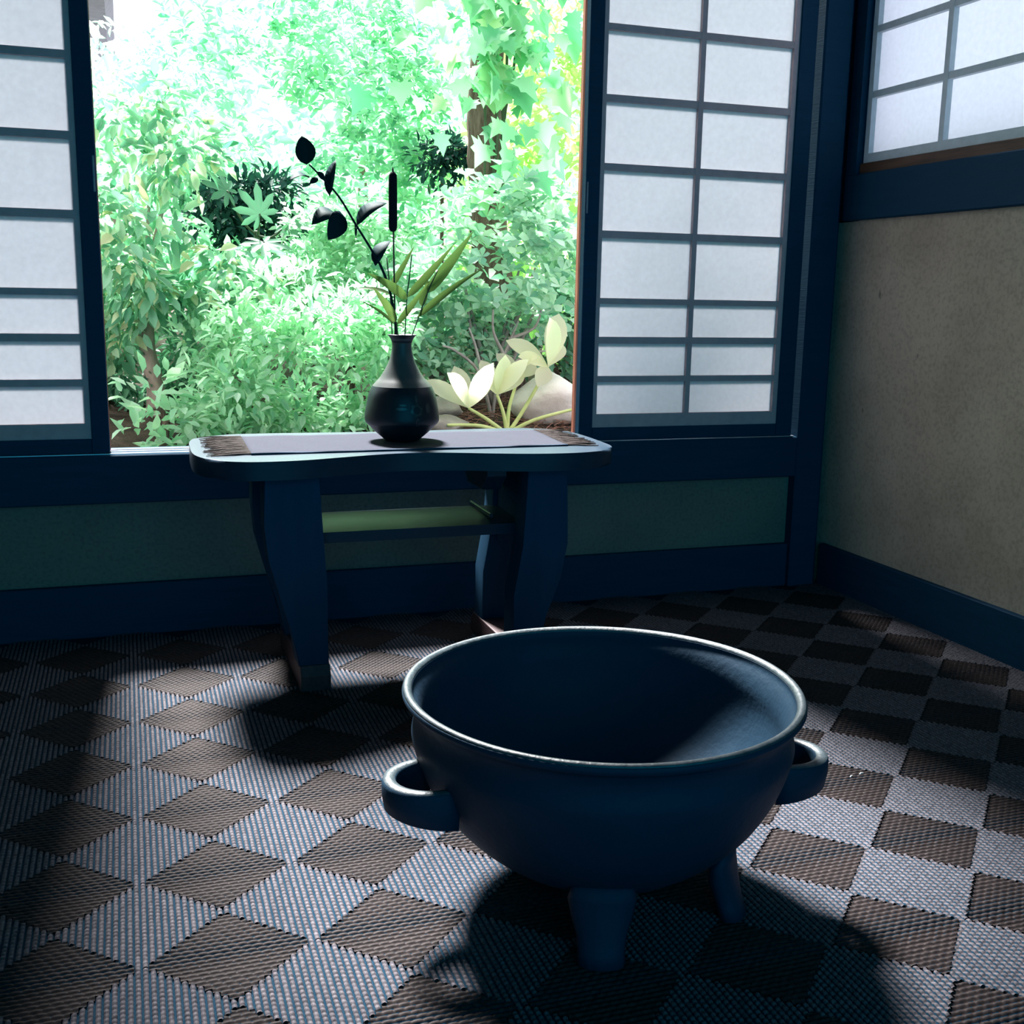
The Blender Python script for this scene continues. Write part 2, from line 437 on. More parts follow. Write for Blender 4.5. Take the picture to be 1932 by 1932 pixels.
# ------------------------------------------------------------------ window in the right wall
w3 = thing('window_1', (2.47, 2.65, 1.513), 'high latticed paper window above the beam in the plaster wall', None, None, 'structure')
ZR = [1.545, 1.727, 1.749, 1.938, 1.960, 2.150, 2.172, 2.36]
YC = [3.422, 3.067, 3.044, 2.690, 2.667, 2.313, 2.290, 1.936]
xa, xb = 2.452, 2.472
obj('lattice_foot', B(xa, xb, 1.90, 3.446, 1.513, 1.545), 'lattice_pale', w3)
obj('lattice_head', B(xa, xb, 1.90, 3.446, 2.36, 2.42), 'lattice_pale', w3)
for a, b in ((3.422, 3.446), (3.044, 3.067), (2.667, 2.690), (2.290, 2.313), (1.90, 1.936)):
    obj('lattice_upright', B(xa, xb, a, b, 1.545, 2.36), 'lattice_pale', w3)
for k in range(1, 7, 2):
    for c in range(0, 8, 2):
        obj('lattice_bar', B(xa + 0.001, xb, YC[c + 1], YC[c], ZR[k], ZR[k + 1]), 'lattice_pale', w3)
for k in range(0, 8, 2):
    for c in range(0, 8, 2):
        obj('paper_pane', B(xb + 0.0005, xb + 0.0015, YC[c + 1] - 0.006, YC[c] + 0.006, ZR[k] - 0.006, ZR[k + 1] + 0.006), 'paper_blue', w3)

# ------------------------------------------------------------------ woven rush carpet: mitred blocks read as diamonds
PX, PY, X0, Y0 = 0.2705, 0.2675, -0.02, 2.357
carpet = thing('woven_carpet', (0.9, 2.2, -0.012), 'woven rush carpet of pale and brown diamonds covering the whole floor', 'carpet')
obj('backing', B(-1.5, 2.43, 0.35, 3.525, -0.0115, -0.006), 'rush_base_shade', carpet)
def diamond_mesh(name, along_y, mat):
    hx, hy = PX / 2, PY / 2
    ns, sub = 24, 6
    n = ns * sub
    idx = {}
    verts, faces, gap = [], [], []
    pit = PX / ns
    lcell = pit * (1.0 if along_y else 1.55)             # beads on the pale cords are round, on the brown ones long
    def h(u, v):                                          # u across the cords, v along them
        s = math.floor(u / pit)
        cu = abs(math.sin(math.pi * (u / pit)))
        cv = abs(math.sin(math.pi * (v / lcell + 0.37 * s)))
        return 0.0068 * (cu ** 0.55) * (0.30 + 0.70 * cv ** 0.5) if along_y else 0.0062 * (cu ** 0.65) * (0.60 + 0.40 * cv ** 0.4)
    def vert(i, j):
        if (i, j) not in idx:
            x = -hx + PX * i / n
            y = -hy + PY * j / n
            z = h(x + 10 * PX, y + 10 * PY) if along_y else h(y + 10 * PY, x + 10 * PX)
            idx[(i, j)] = len(verts)
            verts.append((x, y, z))
        return idx[(i, j)]
    for i in range(n):
        for j in range(n):
            # cells are kept by whole beads, so the mitred edge steps bead by bead
            ci, cj = (i // sub + 0.5) / ns - 0.5, (j // sub + 0.5) / ns - 0.5
            s = abs(ci) + abs(cj)
            if s < 0.4999 or (abs(s - 0.5) < 1e-3 and along_y):
                f = (vert(i, j), vert(i + 1, j), vert(i + 1, j + 1), vert(i, j + 1))
                faces.append(f)
                gap.append(1 if sum(verts[q][2] for q in f) / 4 < 0.0023 else 0)      # low faces coloured dark: shade between the cords is painted in
    me = bpy.data.meshes.new(name)
    me.from_pydata(verts, [], faces)
    me.polygons.foreach_set('use_smooth', [True] * len(me.polygons))
    me.materials.append(MATS[mat]); me.materials.append(MATS['rush_base_shade'])
    me.polygons.foreach_set('material_index', gap)
    me.update()
    return me
me_p = diamond_mesh('woven_diamond_pale', True, 'rush_pale')
me_b = diamond_mesh('woven_diamond_brown', False, 'rush_brown')
cb = BASE[carpet.name]
for i in range(-5, 10):
    for j in range(-6, 5):
        for half, me in ((0.0, me_p), (0.5, me_b)):
            x, y = X0 + PX * (i + half), Y0 + PY * (j + half)
            if not (-1.0 < x < 2.44 and 0.95 < y < 3.46): continue
            if x < -0.2 - 0.45 or (y < 1.25 and x < 0.1): continue
            o = bpy.data.objects.new('woven_diamond', me)
            col.objects.link(o)
            o.parent = carpet
            o.location = Vector((x, y, -0.006)) - cb
for x, y, r, L in ((1.497, 1.978, 0.2, 0.010), (1.528, 1.985, 0.05, 0.014)):
    bm = bmesh.new()
    tube(bm, [(x - L / 2, y - L * 0.3, 0.0005), (x, y, 0.0015), (x + L / 2, y + r * L, 0.0006)], [0.0009, 0.0017, 0.0008], 6)
    obj('straw_scrap', bm, 'scrap', base=(x, y, -0.001), cat='scrap', group='pale scraps on the carpet',
        label=('short' if L < 0.012 else 'longer') + ' tiny pale scrap on the carpet beside the bowl handle')

# ------------------------------------------------------------------ table
ZT = 0.63
tb = thing('side_table', (0.74, 3.08, 0), 'low dark wooden table with a wavy edged top under the window', 'table')
outl = [(0.150, 3.10), (0.150, 2.98), (0.165, 2.90), (0.20, 2.835), (0.265, 2.797), (0.34, 2.79), (0.42, 2.80), (0.50, 2.825), (0.58, 2.85), (0.66, 2.868),
        (0.74, 2.868), (0.82, 2.852), (0.92, 2.818), (1.02, 2.792), (1.12, 2.785), (1.20, 2.80), (1.26, 2.835), (1.292, 2.90), (1.30, 2.98), (1.305, 3.10),
        (1.30, 3.21), (1.275, 3.295), (1.22, 3.34), (1.10, 3.355), (0.92, 3.345), (0.74, 3.335), (0.56, 3.345), (0.36, 3.355), (0.235, 3.34), (0.18, 3.295), (0.155, 3.21)]
outl = [(p.x, p.y) for p in smooth_path([(a, b, 0) for a, b in outl + outl[:1]], 3)[:-1]]
bm = bmesh.new()
prism(bm, outl, 'z', ZT - 0.048, ZT, bevel=0.011, seg=3)
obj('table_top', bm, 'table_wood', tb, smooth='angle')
def arc(cx, cz, rx, rz, a0, a1, n=8):
    return [(cx + rx * math.cos(math.radians(a0 + (a1 - a0) * k / n)), cz + rz * math.sin(math.radians(a0 + (a1 - a0) * k / n))) for k in range(n + 1)]
def end_frame(outl_x, sx0, sx1, fx0, fx1):
    # front and rear legs flare outwards at the top; an arched slab joins them and a sled foot carries them
    bm = bmesh.new()
    out = [(2.955, 0.581), (2.955, 0.30)] + arc(3.06, 0.30, 0.098, 0.11, 180, 0, 10)[1:-1] + [(3.165, 0.30), (3.165, 0.581)]
    prism(bm, out, 'x', sx0, sx1, bevel=0.003)
    obj('leg_arch', bm, 'leg_wood', tb)
    for y0, y1 in ((2.872, 2.958), (3.162, 3.245)):
        bm = bmesh.new()
        prism(bm, outl_x, 'y', y0, y1, bevel=0.004)
        obj('leg', bm, 'leg_wood', tb, smooth='angle')
    bm = bmesh.new()
    prism(bm, [(2.855, 0.0), (2.853, 0.04), (2.868, 0.066), (3.25, 0.066), (3.275, 0.045), (3.278, 0.0)], 'x', fx0, fx1, bevel=0.003)
    obj('foot', bm, 'foot_wood', tb, label='reddish brown sled foot')
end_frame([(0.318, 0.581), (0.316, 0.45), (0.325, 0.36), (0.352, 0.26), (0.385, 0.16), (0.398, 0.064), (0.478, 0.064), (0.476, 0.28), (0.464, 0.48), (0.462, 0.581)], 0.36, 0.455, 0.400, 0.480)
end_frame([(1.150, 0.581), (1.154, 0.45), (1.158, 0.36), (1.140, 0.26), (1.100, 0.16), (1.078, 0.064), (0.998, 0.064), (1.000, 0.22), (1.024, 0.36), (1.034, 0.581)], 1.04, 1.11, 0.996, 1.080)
# lower shelf between the end frames, with a raised lip at one end
bm = bmesh.new()
prism(bm, [(2.955, 0.408), (2.955, 0.378), (3.20, 0.378), (3.205, 0.414), (3.15, 0.421), (3.03, 0.417)], 'x', 0.457, 1.038, bevel=0.003)
obj('shelf', bm, 'table_wood', tb, smooth='angle')
bm = B(0.963, 0.972, 2.99, 3.20, 0.418, 0.432, bevel=0.002)
obj('shelf_lip', bm, 'table_wood', tb)
bm = bmesh.new()
prism(bm, [(2.95, 0.582), (2.95, 0.545), (3.0, 0.50), (3.14, 0.50), (3.19, 0.545), (3.19, 0.582)], 'x', 0.94, 0.999, bevel=0.003)
obj('corner_bracket', bm, 'table_wood', tb)

# ------------------------------------------------------------------ runner on the table
rn = thing('table_runner', (0.72, 3.09, ZT), 'pale grey woven runner with frayed brown ends lying on the low table', 'table runner')
def cloth_patch(c00, c10, c11, c01, nx, ny, th, amp):
    bm = bmesh.new()
    rows_t, rows_b = [], []
    for j in range(ny + 1):
        rt_, rb_ = [], []
        for i in range(nx + 1):
            u, v = i / nx, j / ny
            p = (Vector(c00) * (1 - u) + Vector(c10) * u) * (1 - v) + (Vector(c01) * (1 - u) + Vector(c11) * u) * v
            dz = amp * (0.5 + 0.5 * math.sin(u * 31 + v * 4) * math.sin(v * 7 + u * 9)) + amp * 0.7 * (0.5 + 0.5 * math.sin(u * 11 + 2))
            rt_.append(bm.verts.new((p.x, p.y, ZT + th + dz)))
            rb_.append(bm.verts.new((p.x, p.y, ZT + 0.0003)))
        rows_t.append(rt_); rows_b.append(rb_)
    for j in range(ny):
        for i in range(nx):
            bm.faces.new((rows_t[j][i], rows_t[j][i + 1], rows_t[j + 1][i + 1], rows_t[j + 1][i]))
            bm.faces.new((rows_b[j][i], rows_b[j + 1][i], rows_b[j + 1][i + 1], rows_b[j][i + 1]))
    for j in range(ny):
        for side in (0, nx):
            bm.faces.new((rows_t[j][side], rows_t[j + 1][side], rows_b[j + 1][side], rows_b[j][side]))
    for i in range(nx):
        for r in (0, ny):
            bm.faces.new((rows_t[r][i], rows_b[r][i], rows_b[r][i + 1], rows_t[r][i + 1]))
    return bm
cA, cB_, cC, cD = (0.292, 2.916, 0), (1.168, 2.926, 0), (1.192, 3.270, 0), (0.300, 3.272, 0)
rcl = obj('cloth', cloth_patch(cA, cB_, cC, cD, 60, 18, 0.0022, 0.0016), 'cloth', rn, smooth=True)
obj('hem', cloth_patch((0.292, 2.908, 0), (1.168, 2.918, 0), (1.168, 2.926, 0), (0.292, 2.916, 0), 40, 2, 0.0035, 0.0018), 'cloth_edge', rcl, label='darker hem along the front edge')
def fringe(side):
    bm = bmesh.new()
    for k in range(70):
        v = k / 69 + random.uniform(-0.006, 0.006)
        if side < 0:
            a = Vector(cA) * (1 - v) + Vector(cD) * v
            L = random.uniform(0.085, 0.118); dx = -L; lift = 0.0
        else:
            a = Vector(cB_) * (1 - v) + Vector(cC) * v
            L = random.uniform(0.07, 0.10); dx = L
        dy = random.uniform(-0.02, 0.012) - (0.012 if side > 0 else 0.006)
        zz = ZT + random.uniform(0.002, 0.0055)
        p = [a + Vector((0, 0, ZT + 0.003)), a + Vector((dx * 0.35, dy * 0.2 + random.uniform(-0.004, 0.004), zz)),
             a + Vector((dx * 0.7, dy * 0.7 + random.uniform(-0.005, 0.005), zz - 0.0004)), a + Vector((dx, dy, ZT + 0.0022))]
        tube(bm, p, [0.0022, 0.0021, 0.0018, 0.0009], 5)
    obj('fringe', bm, 'fringe', rcl, smooth=True, kind='stuff', label='frayed brown fringe')
fringe(-1); fringe(1)

# ------------------------------------------------------------------ vase
VX, VY, VZ = 0.732, 3.10, ZT + 0.0065
vprof = [(0.040, 0.0), (0.050, 0.0), (0.0555, 0.006), (0.0775, 0.025), (0.092, 0.040), (0.1035, 0.052), (0.1045, 0.072), (0.0995, 0.104), (0.0925, 0.132), (0.083, 0.152)]
vup = [(0.083, 0.152), (0.0735, 0.163), (0.060, 0.178), (0.0435, 0.206), (0.0335, 0.230), (0.0285, 0.252), (0.0272, 0.270), (0.030, 0.282), (0.0365, 0.2905), (0.0405, 0.293)]
vs = thing('vase', (VX, VY, VZ), 'round bellied dark glazed bottle vase with flared lip on the runner', 'vase')
def refine(pr, n=4):
    pts = smooth_path([(a, 0, b) for a, b in pr], n)
    return [(p.x, p.z) for p in pts]
lowp = vprof[:3] + refine(vprof[2:])[1:]
upp = refine(vup)
bm = bmesh.new()
lathe(bm, [(0.0, 0.004 + VZ)] + [(r, z + VZ) for r, z in lowp], VX, VY, 64)
vbody = obj('lower_body', bm, 'vase_glaze_dark', vs, smooth=True, label='glossy near-black lower body')
bm = bmesh.new()
inner = [(0.0385, 0.2925), (0.034, 0.288), (0.026, 0.270), (0.026, 0.250), (0.032, 0.225), (0.0, 0.20)]
lathe(bm, [(r, z + VZ) for r, z in upp + inner], VX, VY, 64)
vneck = obj('neck', bm, 'vase_glaze_pale', vs, smooth=True, label='grey glazed shoulder and neck')
bm = bmesh.new()
lathe(bm, [(r, z + VZ) for r, z in ((0.0278, 0.272), (0.0308, 0.2822), (0.0373, 0.2908), (0.0412, 0.2938), (0.0402, 0.2948), (0.0372, 0.2925))], VX, VY, 64)
obj('lip', bm, 'vase_glaze_dark', vneck, smooth=True, label='dark glazed lip')
def vr(z):
    for (r0, z0), (r1, z1) in zip(lowp[:-1], lowp[1:]):
        if z0 <= z <= z1: return r0 + (r1 - r0) * (z - z0) / max(1e-6, z1 - z0)
    return 0.09
TH0 = math.atan2(-VY, -VX)               # the side that looks into the room
def painted(name, polys):
    bm = bmesh.new()
    for outer in polys:
        vv = []
        for s, z in outer:
            r = vr(z) + 0.0007
            a = TH0 + s / 0.1
            vv.append(bm.verts.new((VX + r * math.cos(a), VY + r * math.sin(a), VZ + z)))
        for i in range(len(vv) // 2 - 1):
            bm.faces.new((vv[2 * i], vv[2 * i + 1], vv[2 * i + 3], vv[2 * i + 2]))
    return obj(name, bm, 'vase_motif', vbody)
def strip_ring(cs, cz, r0, r1, lob, n=36, rz=1.0):
    o = []
    for k in range(n + 1):
        a = 2 * math.pi * k / n
        rr = 1 + 0.16 * math.sin(lob * a)
        o += [(cs + r0 * math.cos(a), cz + r0 * rz * math.sin(a)), (cs + r1 * rr * math.cos(a), cz + r1 * rr * rz * math.sin(a))]
    return o
def strip_blob(cs, cz, rs, rz, n=14):
    o = []
    for k in range(n + 1):
        t = -1 + 2 * k / n
        w = math.sqrt(max(0.0, 1 - t * t))
        o += [(cs + rs * t, cz - rz * w), (cs + rs * t, cz + rz * w)]
    return o
painted('painted_flower', [strip_ring(0.041, 0.092, 0.0105, 0.0165, 6)])
painted('painted_bud', [strip_blob(0.041, 0.122, 0.004, 0.010)])
painted('painted_bud', [strip_blob(0.043, 0.058, 0.005, 0.011)])
painted('painted_leaf', [strip_blob(-0.002, 0.096, 0.016, 0.0042)])
painted('painted_leaf', [strip_blob(0.002, 0.106, 0.010, 0.003)])
painted('painted_leaf', [strip_blob(0.078, 0.096, 0.009, 0.013)])

# ------------------------------------------------------------------ leaf shapes
def frame_from(L, N):
    L = Vector(L).normalized()
    N = Vector(N)
    N = (N - L * N.dot(L))
    if N.length < 1e-4:
        N = Vector((0.3, -1, 0.5)); N = N - L * N.dot(L)
    N.normalize()
    Wd = N.cross(L)
    return L, Wd, N

def blade(bm, b, t, width, normal, bend=0.0, curl=0.0, n=8, shape='oval', th=0.0006, fold=0.12):
    """a leaf from base b to tip t as a thin closed solid"""
    b, t = Vector(b), Vector(t)
    Ld = (t - b).length
    L, Wd, N = frame_from(t - b, normal)
    def wid(s):
        if shape == 'oval': return math.sin(math.pi * min(1, max(0, s)) ** 0.85) ** 0.75
        if shape == 'obov': return math.sin(math.pi * s ** 1.35) ** 0.7
        return (math.sin(math.pi * min(1, s ** 0.55)) ** 0.9)     # lance: widest low, long tip
    top, bot = [], []
    for i in range(n + 1):
        s = i / n
        w = width / 2 * (wid(s) if 0 < i < n else 0.0)
        c = b + L * (Ld * s) + N * (bend * Ld * math.sin(math.pi * s) - curl * Ld * s * s)
        f = fold * w * 2
        row = [c + Wd * (-w) + N * f, c, c + Wd * w + N * f] if w > 0 else [c]
        top.append([bm.verts.new(p + N * th / 2) for p in row])
        bot.append([bm.verts.new(p - N * th / 2) for p in row])
    def skin(rows):
        for a, c in zip(rows[:-1], rows[1:]):
            if len(a) == 1:
                bm.faces.new((a[0], c[0], c[1])); bm.faces.new((a[0], c[1], c[2]))
            elif len(c) == 1:
                bm.faces.new((a[0], a[1], c[0])); bm.faces.new((a[1], a[2], c[0]))
            else:
                bm.faces.new((a[0], c[0], c[1], a[1])); bm.faces.new((a[1], c[1], c[2], a[2]))
    skin(top)
    if th <= 0:
        bmesh.ops.delete(bm, geom=[v for r in bot for v in r], context='VERTS')
        return bm
    skin(bot)
    for a, c, d, e in zip(top[:-1], top[1:], bot[:-1], bot[1:]):
        for side in (0, -1):
            vv = [a[side], c[side], e[side], d[side]]
            vv = list(dict.fromkeys(vv))
            if len(vv) >= 3: bm.faces.new(vv)
    return bm

# ------------------------------------------------------------------ branch, cattail and bamboo grass in the vase
br = thing('leafy_branch', (0.722, 3.10, 0.86), 'bare slanting branch with dark oval leaves standing in the vase', 'branch')
bp = [(0.728, 3.10, 0.87), (0.7223, 3.10, 0.9035), (0.7014, 3.10, 1.0342), (0.6778, 3.10, 1.1054), (0.6457, 3.10, 1.1613), (0.6053, 3.10, 1.2231), (0.5599, 3.10, 1.2946), (0.5207, 3.10, 1.3366), (0.5012, 3.10, 1.356), (0.4805, 3.10, 1.3752)]
pts = smooth_path(bp, 4)
obj('twig', tube(bmesh.new(), pts, [0.0042 - 0.002 * i / len(pts) for i in range(len(pts))], 8), 'leaf_dark', br, smooth=True)
obj('twig', tube(bmesh.new(), smooth_path([(0.6025, 3.10, 1.226), (0.6035, 3.097, 1.195), (0.6067, 3.094, 1.2217 + 0.004)], 4), 0.0018, 6), 'leaf_dark', br, smooth=True)
for b, t, w, yb, yt, nrm, bend, curl, fold in (
        ((0.4745, 1.374), (0.4622, 1.4453), 0.050, 0, -0.01, (0.25, -1, 0.2), 0.02, 0.05, 0.08),
        ((0.4813, 1.3401), (0.4241, 1.3346), 0.026, 0, -0.03, (-0.1, -0.5, 1), 0.12, 0.1, 0.2),
        ((0.5343, 1.2962), (0.5624, 1.3877), 0.029, 0, 0.02, (-0.8, -0.7, 0.1), 0.10, -0.12, 0.2),
        ((0.548, 1.2528), (0.4823, 1.2241), 0.042, 0, -0.02, (-0.2, -0.8, 0.7), 0.14, 0.1, 0.15),
        ((0.561, 1.2588), (0.5314, 1.1816), 0.054, 0, -0.02, (0.4, -0.9, -0.1), 0.05, 0.12, 0.14),
        ((0.6067, 1.2231), (0.6815, 1.2888), 0.038, 0, -0.02, (-0.5, -0.7, 0.7), 0.14, 0.10, 0.15),
        ((0.6572, 1.1163), (0.7018, 1.1884), 0.036, 0, 0.02, (-0.7, -0.7, 0.3), 0.13, 0.05, 0.2),
        ((0.5038, 1.3412), (0.4797, 1.3251), 0.014, 0, -0.01, (0, -1, 0.4), 0.05, 0, 0.1),
        ((0.5207, 1.3393), (0.4984, 1.3559), 0.015, 0, -0.01, (0, -1, 0.4), 0.05, 0, 0.1)):
    obj('leaf', blade(bmesh.new(), (b[0], 3.10 + yb, b[1]), (t[0], 3.10 + yt, t[1]), w * 1.18, nrm, bend, curl, 8, 'oval', 0.0008, fold), 'leaf_dark', br, smooth=True)

ct = thing('cattail', (0.715, 3.105, 0.86), 'upright brown cattail head on a thin stalk in the vase', 'cattail')
obj('stalk', tube(bmesh.new(), smooth_path([(0.716, 3.112, 0.86), (0.7147, 3.108, 0.9035), (0.7133, 3.105, 0.9765), (0.7106, 3.105, 1.1205), (0.7093, 3.105, 1.2169)], 4), 0.0024, 8), 'stem_brown', ct, smooth=True)
hp = [(0.0, 1.209), (0.006, 1.2105), (0.0105, 1.216), (0.0118, 1.225), (0.0119, 1.29), (0.0116, 1.345), (0.0108, 1.359), (0.007, 1.3665), (0.0026, 1.3685), (0.0022, 1.374), (0.0006, 1.381), (0.0, 1.3812)]
obj('seed_head', lathe(bmesh.new(), hp, 0.7080, 3.105, 20), 'cattail', ct, smooth=True)

def bamboo(label, stem, leaves, base):
    t = thing('bamboo_grass_stem', base, label, 'plant stem')
    obj('stem', tube(bmesh.new(), smooth_path(stem, 4), 0.0017, 7), 'stem', t, smooth=True)
    for b, tip, w, nrm, bend, curl in leaves:
        obj('leaf', blade(bmesh.new(), b, tip, w, nrm, bend, curl, 12, 'lance', 0.0, 0.1), 'leaf_bamboo', t, smooth=True)
bamboo('bamboo grass stem with two low leaf pairs, nearest the cattail stalk',
       [(0.730, 3.085, 0.86), (0.7208, 3.085, 0.9035), (0.7120, 3.082, 0.966)],
       [((0.7107, 3.08, 0.9654), (0.6424, 3.07, 1.061), 0.027, (0.3, -1, 0.2), 0.05, 0.0),
        ((0.7060, 3.08, 0.9600), (0.6098, 3.05, 1.0247), 0.013, (0.3, -0.8, 0.6), 0.05, 0.04),
        ((0.7140, 3.085, 0.9590), (0.8132, 3.10, 1.0830), 0.018, (-0.4, -1, 0.2), -0.04, 0.0)], (0.722, 3.085, 0.86))
bamboo('tall bamboo grass stem with paired leaves left and right of it at mid height',
       [(0.737, 3.10, 0.86), (0.739, 3.10, 0.9036), (0.745, 3.095, 1.0335), (0.752, 3.095, 1.09), (0.7585, 3.095, 1.1503)],
       [((0.7450, 3.09, 1.0294), (0.6250, 3.06, 1.098), 0.030, (0.2, -1, 0.3), 0.06, 0.0),
        ((0.7460, 3.095, 1.0334), (0.8887, 3.12, 1.1850), 0.023, (-0.4, -1, 0.2), -0.04, 0.0)], (0.737, 3.10, 0.86))
bamboo('bamboo grass stem leaning out with the longest blades beside the open window',
       [(0.744, 3.10, 0.86), (0.7527, 3.10, 0.9036), (0.780, 3.09, 0.9874), (0.8042, 3.085, 1.0548), (0.832, 3.09, 1.11)],
       [((0.7985, 3.085, 1.0450), (0.9330, 3.08, 1.2200), 0.032, (-0.4, -1, 0.2), -0.03, 0.0),
        ((0.7720, 3.09, 0.9780), (0.9600, 3.06, 1.1200), 0.021, (-0.3, -0.8, 0.5), 0.06, 0.0),
        ((0.7860, 3.09, 1.0100), (0.8098, 3.11, 1.0850), 0.023, (-0.6, -0.8, 0.2), 0.0, 0.0)], (0.744, 3.10, 0.86))
bamboo('bamboo grass stem behind the cattail with one leaf each way',
       [(0.718, 3.13, 0.86), (0.7117, 3.128, 0.9035), (0.7045, 3.125, 1.0414), (0.695, 3.125, 1.14)],
       [((0.7050, 3.122, 1.0413), (0.6010, 3.12, 1.056), 0.017, (0, -0.6, 0.8), 0.08, 0.02),
        ((0.7030, 3.13, 1.0520), (0.7800, 3.15, 1.1760), 0.018, (-0.4, -1, 0.2), -0.02, 0.0)], (0.716, 3.13, 0.86))

# ------------------------------------------------------------------ footed bowl
CX, CY = 0.765, 1.718
RIM = 0.380
bw = thing('fire_bowl', (CX, CY, 0), 'large round dark metal bowl with ring handles standing on three feet', 'bowl')
outp = [(0.0, 0.054), (0.06, 0.055), (0.12, 0.060), (0.18, 0.080), (0.235, 0.120), (0.277, 0.165), (0.305, 0.210), (0.322, 0.250), (0.333, 0.288), (0.3335, 0.305), (0.329, 0.325), (0.330, 0.343), (0.337, 0.357), (0.3455, 0.3625), (0.3505, 0.370), (0.3492, 0.3768)]
inn = [(0.333, 0.3745), (0.3315, 0.366), (0.322, 0.350), (0.314, 0.325), (0.312, 0.290), (0.298, 0.245), (0.272, 0.195), (0.232, 0.148), (0.18, 0.110), (0.11, 0.088), (0.05, 0.082), (0.0, 0.081)]
bm = bmesh.new()
lathe(bm, refine(outp, 3) + refine(inn, 3), CX, CY, 128, 0.004)
obj('body', bm, 'bowl_iron', bw, smooth=True)
lipp = [(0.3480, 0.3762), (0.3492, 0.3770), (0.3470, 0.3802), (0.3430, 0.3820), (0.3385, 0.3810), (0.3345, 0.3775), (0.3328, 0.3735), (0.3338, 0.3725)]
obj('rim', lathe(bmesh.new(), lipp, CX, CY, 128, 0.004), 'bowl_lit_top', bw, smooth=True, label='rounded rim with a painted highlight')
def handle(ang):
    # a D-shaped lug: a thick tall strap looped flat out from the belly
    bm = bmesh.new()
    er = Vector((math.cos(ang), math.sin(ang), 0)); et = Vector((-er.y, er.x, 0))
    n = 22
    rings = []
    for k in range(n + 1):
        a = math.pi * k / n
        ro, so = 0.300 + 0.102 * math.sin(a) ** 0.8, -0.078 * math.cos(a)
        ri, si = 0.300 + 0.078 * math.sin(a) ** 0.8, -0.056 * math.cos(a)
        o = Vector((CX, CY, 0)) + er * ro + et * so
        i_ = Vector((CX, CY, 0)) + er * ri + et * si
        md = (o + i_) / 2
        zt, zb = 0.264, 0.192 + 0.018 * math.sin(a)
        prof = [(i_, zt - 0.006), (i_ * 0.8 + md * 0.2, zt - 0.001), (md, zt + 0.002), (o * 0.8 + md * 0.2, zt - 0.001), (o, zt - 0.008), (o, (zt + zb) / 2), (o * 0.7 + md * 0.3, zb + 0.004), (md, zb), (i_, zb + 0.006)]
        rings.append([bm.verts.new((p.x, p.y, z)) for p, z in prof])
    m_ = len(rings[0])
    for a, b in zip(rings[:-1], rings[1:]):
        for k in range(m_):
            bm.faces.new((a[k], a[(k + 1) % m_], b[(k + 1) % m_], b[k]))
    bm.faces.new(rings[0][::-1]); bm.faces.new(rings[-1])
    ho = obj('handle', bm, 'bowl_iron', bw, smooth=True)
    ho.data.materials.append(MATS['bowl_lit_top'])          # lit top: highlight put into the colour of up-facing faces
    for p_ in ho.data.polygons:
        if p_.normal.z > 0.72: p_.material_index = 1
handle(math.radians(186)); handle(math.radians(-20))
def foot(ang):
    er = Vector((math.cos(ang), math.sin(ang), 0)); et = Vector((-er.y, er.x, 0))
    bm = bmesh.new()
    rings = []
    for z, r, wt, wr in ((0.125, 0.236, 0.050, 0.012), (0.10, 0.226, 0.056, 0.022), (0.07, 0.228, 0.050, 0.026), (0.045, 0.234, 0.042, 0.025), (0.02, 0.242, 0.038, 0.023), (0.0, 0.248, 0.040, 0.025)):
        ring = []
        for k in range(12):
            a = 2 * math.pi * k / 12
            p = Vector((CX, CY, 0)) + er * (r + wr * math.cos(a)) + et * (wt * math.sin(a))
            ring.append(bm.verts.new((p.x, p.y, z)))
        rings.append(ring)
    for a, b in zip(rings[:-1], rings[1:]):
        for k in range(12):
            bm.faces.new((a[k], a[(k + 1) % 12], b[(k + 1) % 12], b[k]))
    bm.faces.new(rings[0][::-1]); bm.faces.new(rings[-1])
    obj('foot', bm, 'bowl_iron', bw, smooth=True)
for a in (-40, -111, 105): foot(math.radians(a))

# ------------------------------------------------------------------ the garden
def gz(x, y):
    t = min(1.0, max(0.0, (y - 3.8) / 0.9))
    t2 = min(1.0, max(0.0, (y - 4.7) / 3.0))
    return 0.14 + 0.34 * t * t * (3 - 2 * t) + 0.35 * t2 + 0.025 * math.sin(3.1 * x + 1.0) * math.sin(2.3 * y)
bm = bmesh.new()
gx = [-7 + 0.25 * i for i in range(65)]; gy = [3.68 + 0.16 * j for j in range(54)]
gv = [[bm.verts.new((x, y, gz(x, y) + random.uniform(-0.012, 0.012))) for x in gx] for y in gy]
for j in range(len(gy) - 1):
    for i in range(len(gx) - 1):
        bm.faces.new((gv[j][i], gv[j][i + 1], gv[j + 1][i + 1], gv[j + 1][i]))
struct('ground', bm, 'soil', smooth=True)

# fallen pine needles on the bank
bm = bmesh.new()
for k in range(1500):
    x, y = random.uniform(0.95, 2.3), random.uniform(4.35, 5.2)
    a = random.uniform(0, 6.28); L = random.uniform(0.04, 0.09)
    z = gz(x, y) + random.uniform(0.012, 0.03)
    d = Vector((math.cos(a), math.sin(a), random.uniform(-0.2, 0.3))) * (L / 2)
    tube(bm, [Vector((x, y, z)) - d, Vector((x, y, z)) + d], [0.0016, 0.001], 3, False)
obj('pine_needle_litter', bm, 'pine_needles', label='dry reddish pine needles strewn on the garden bank', cat='litter', kind='stuff')

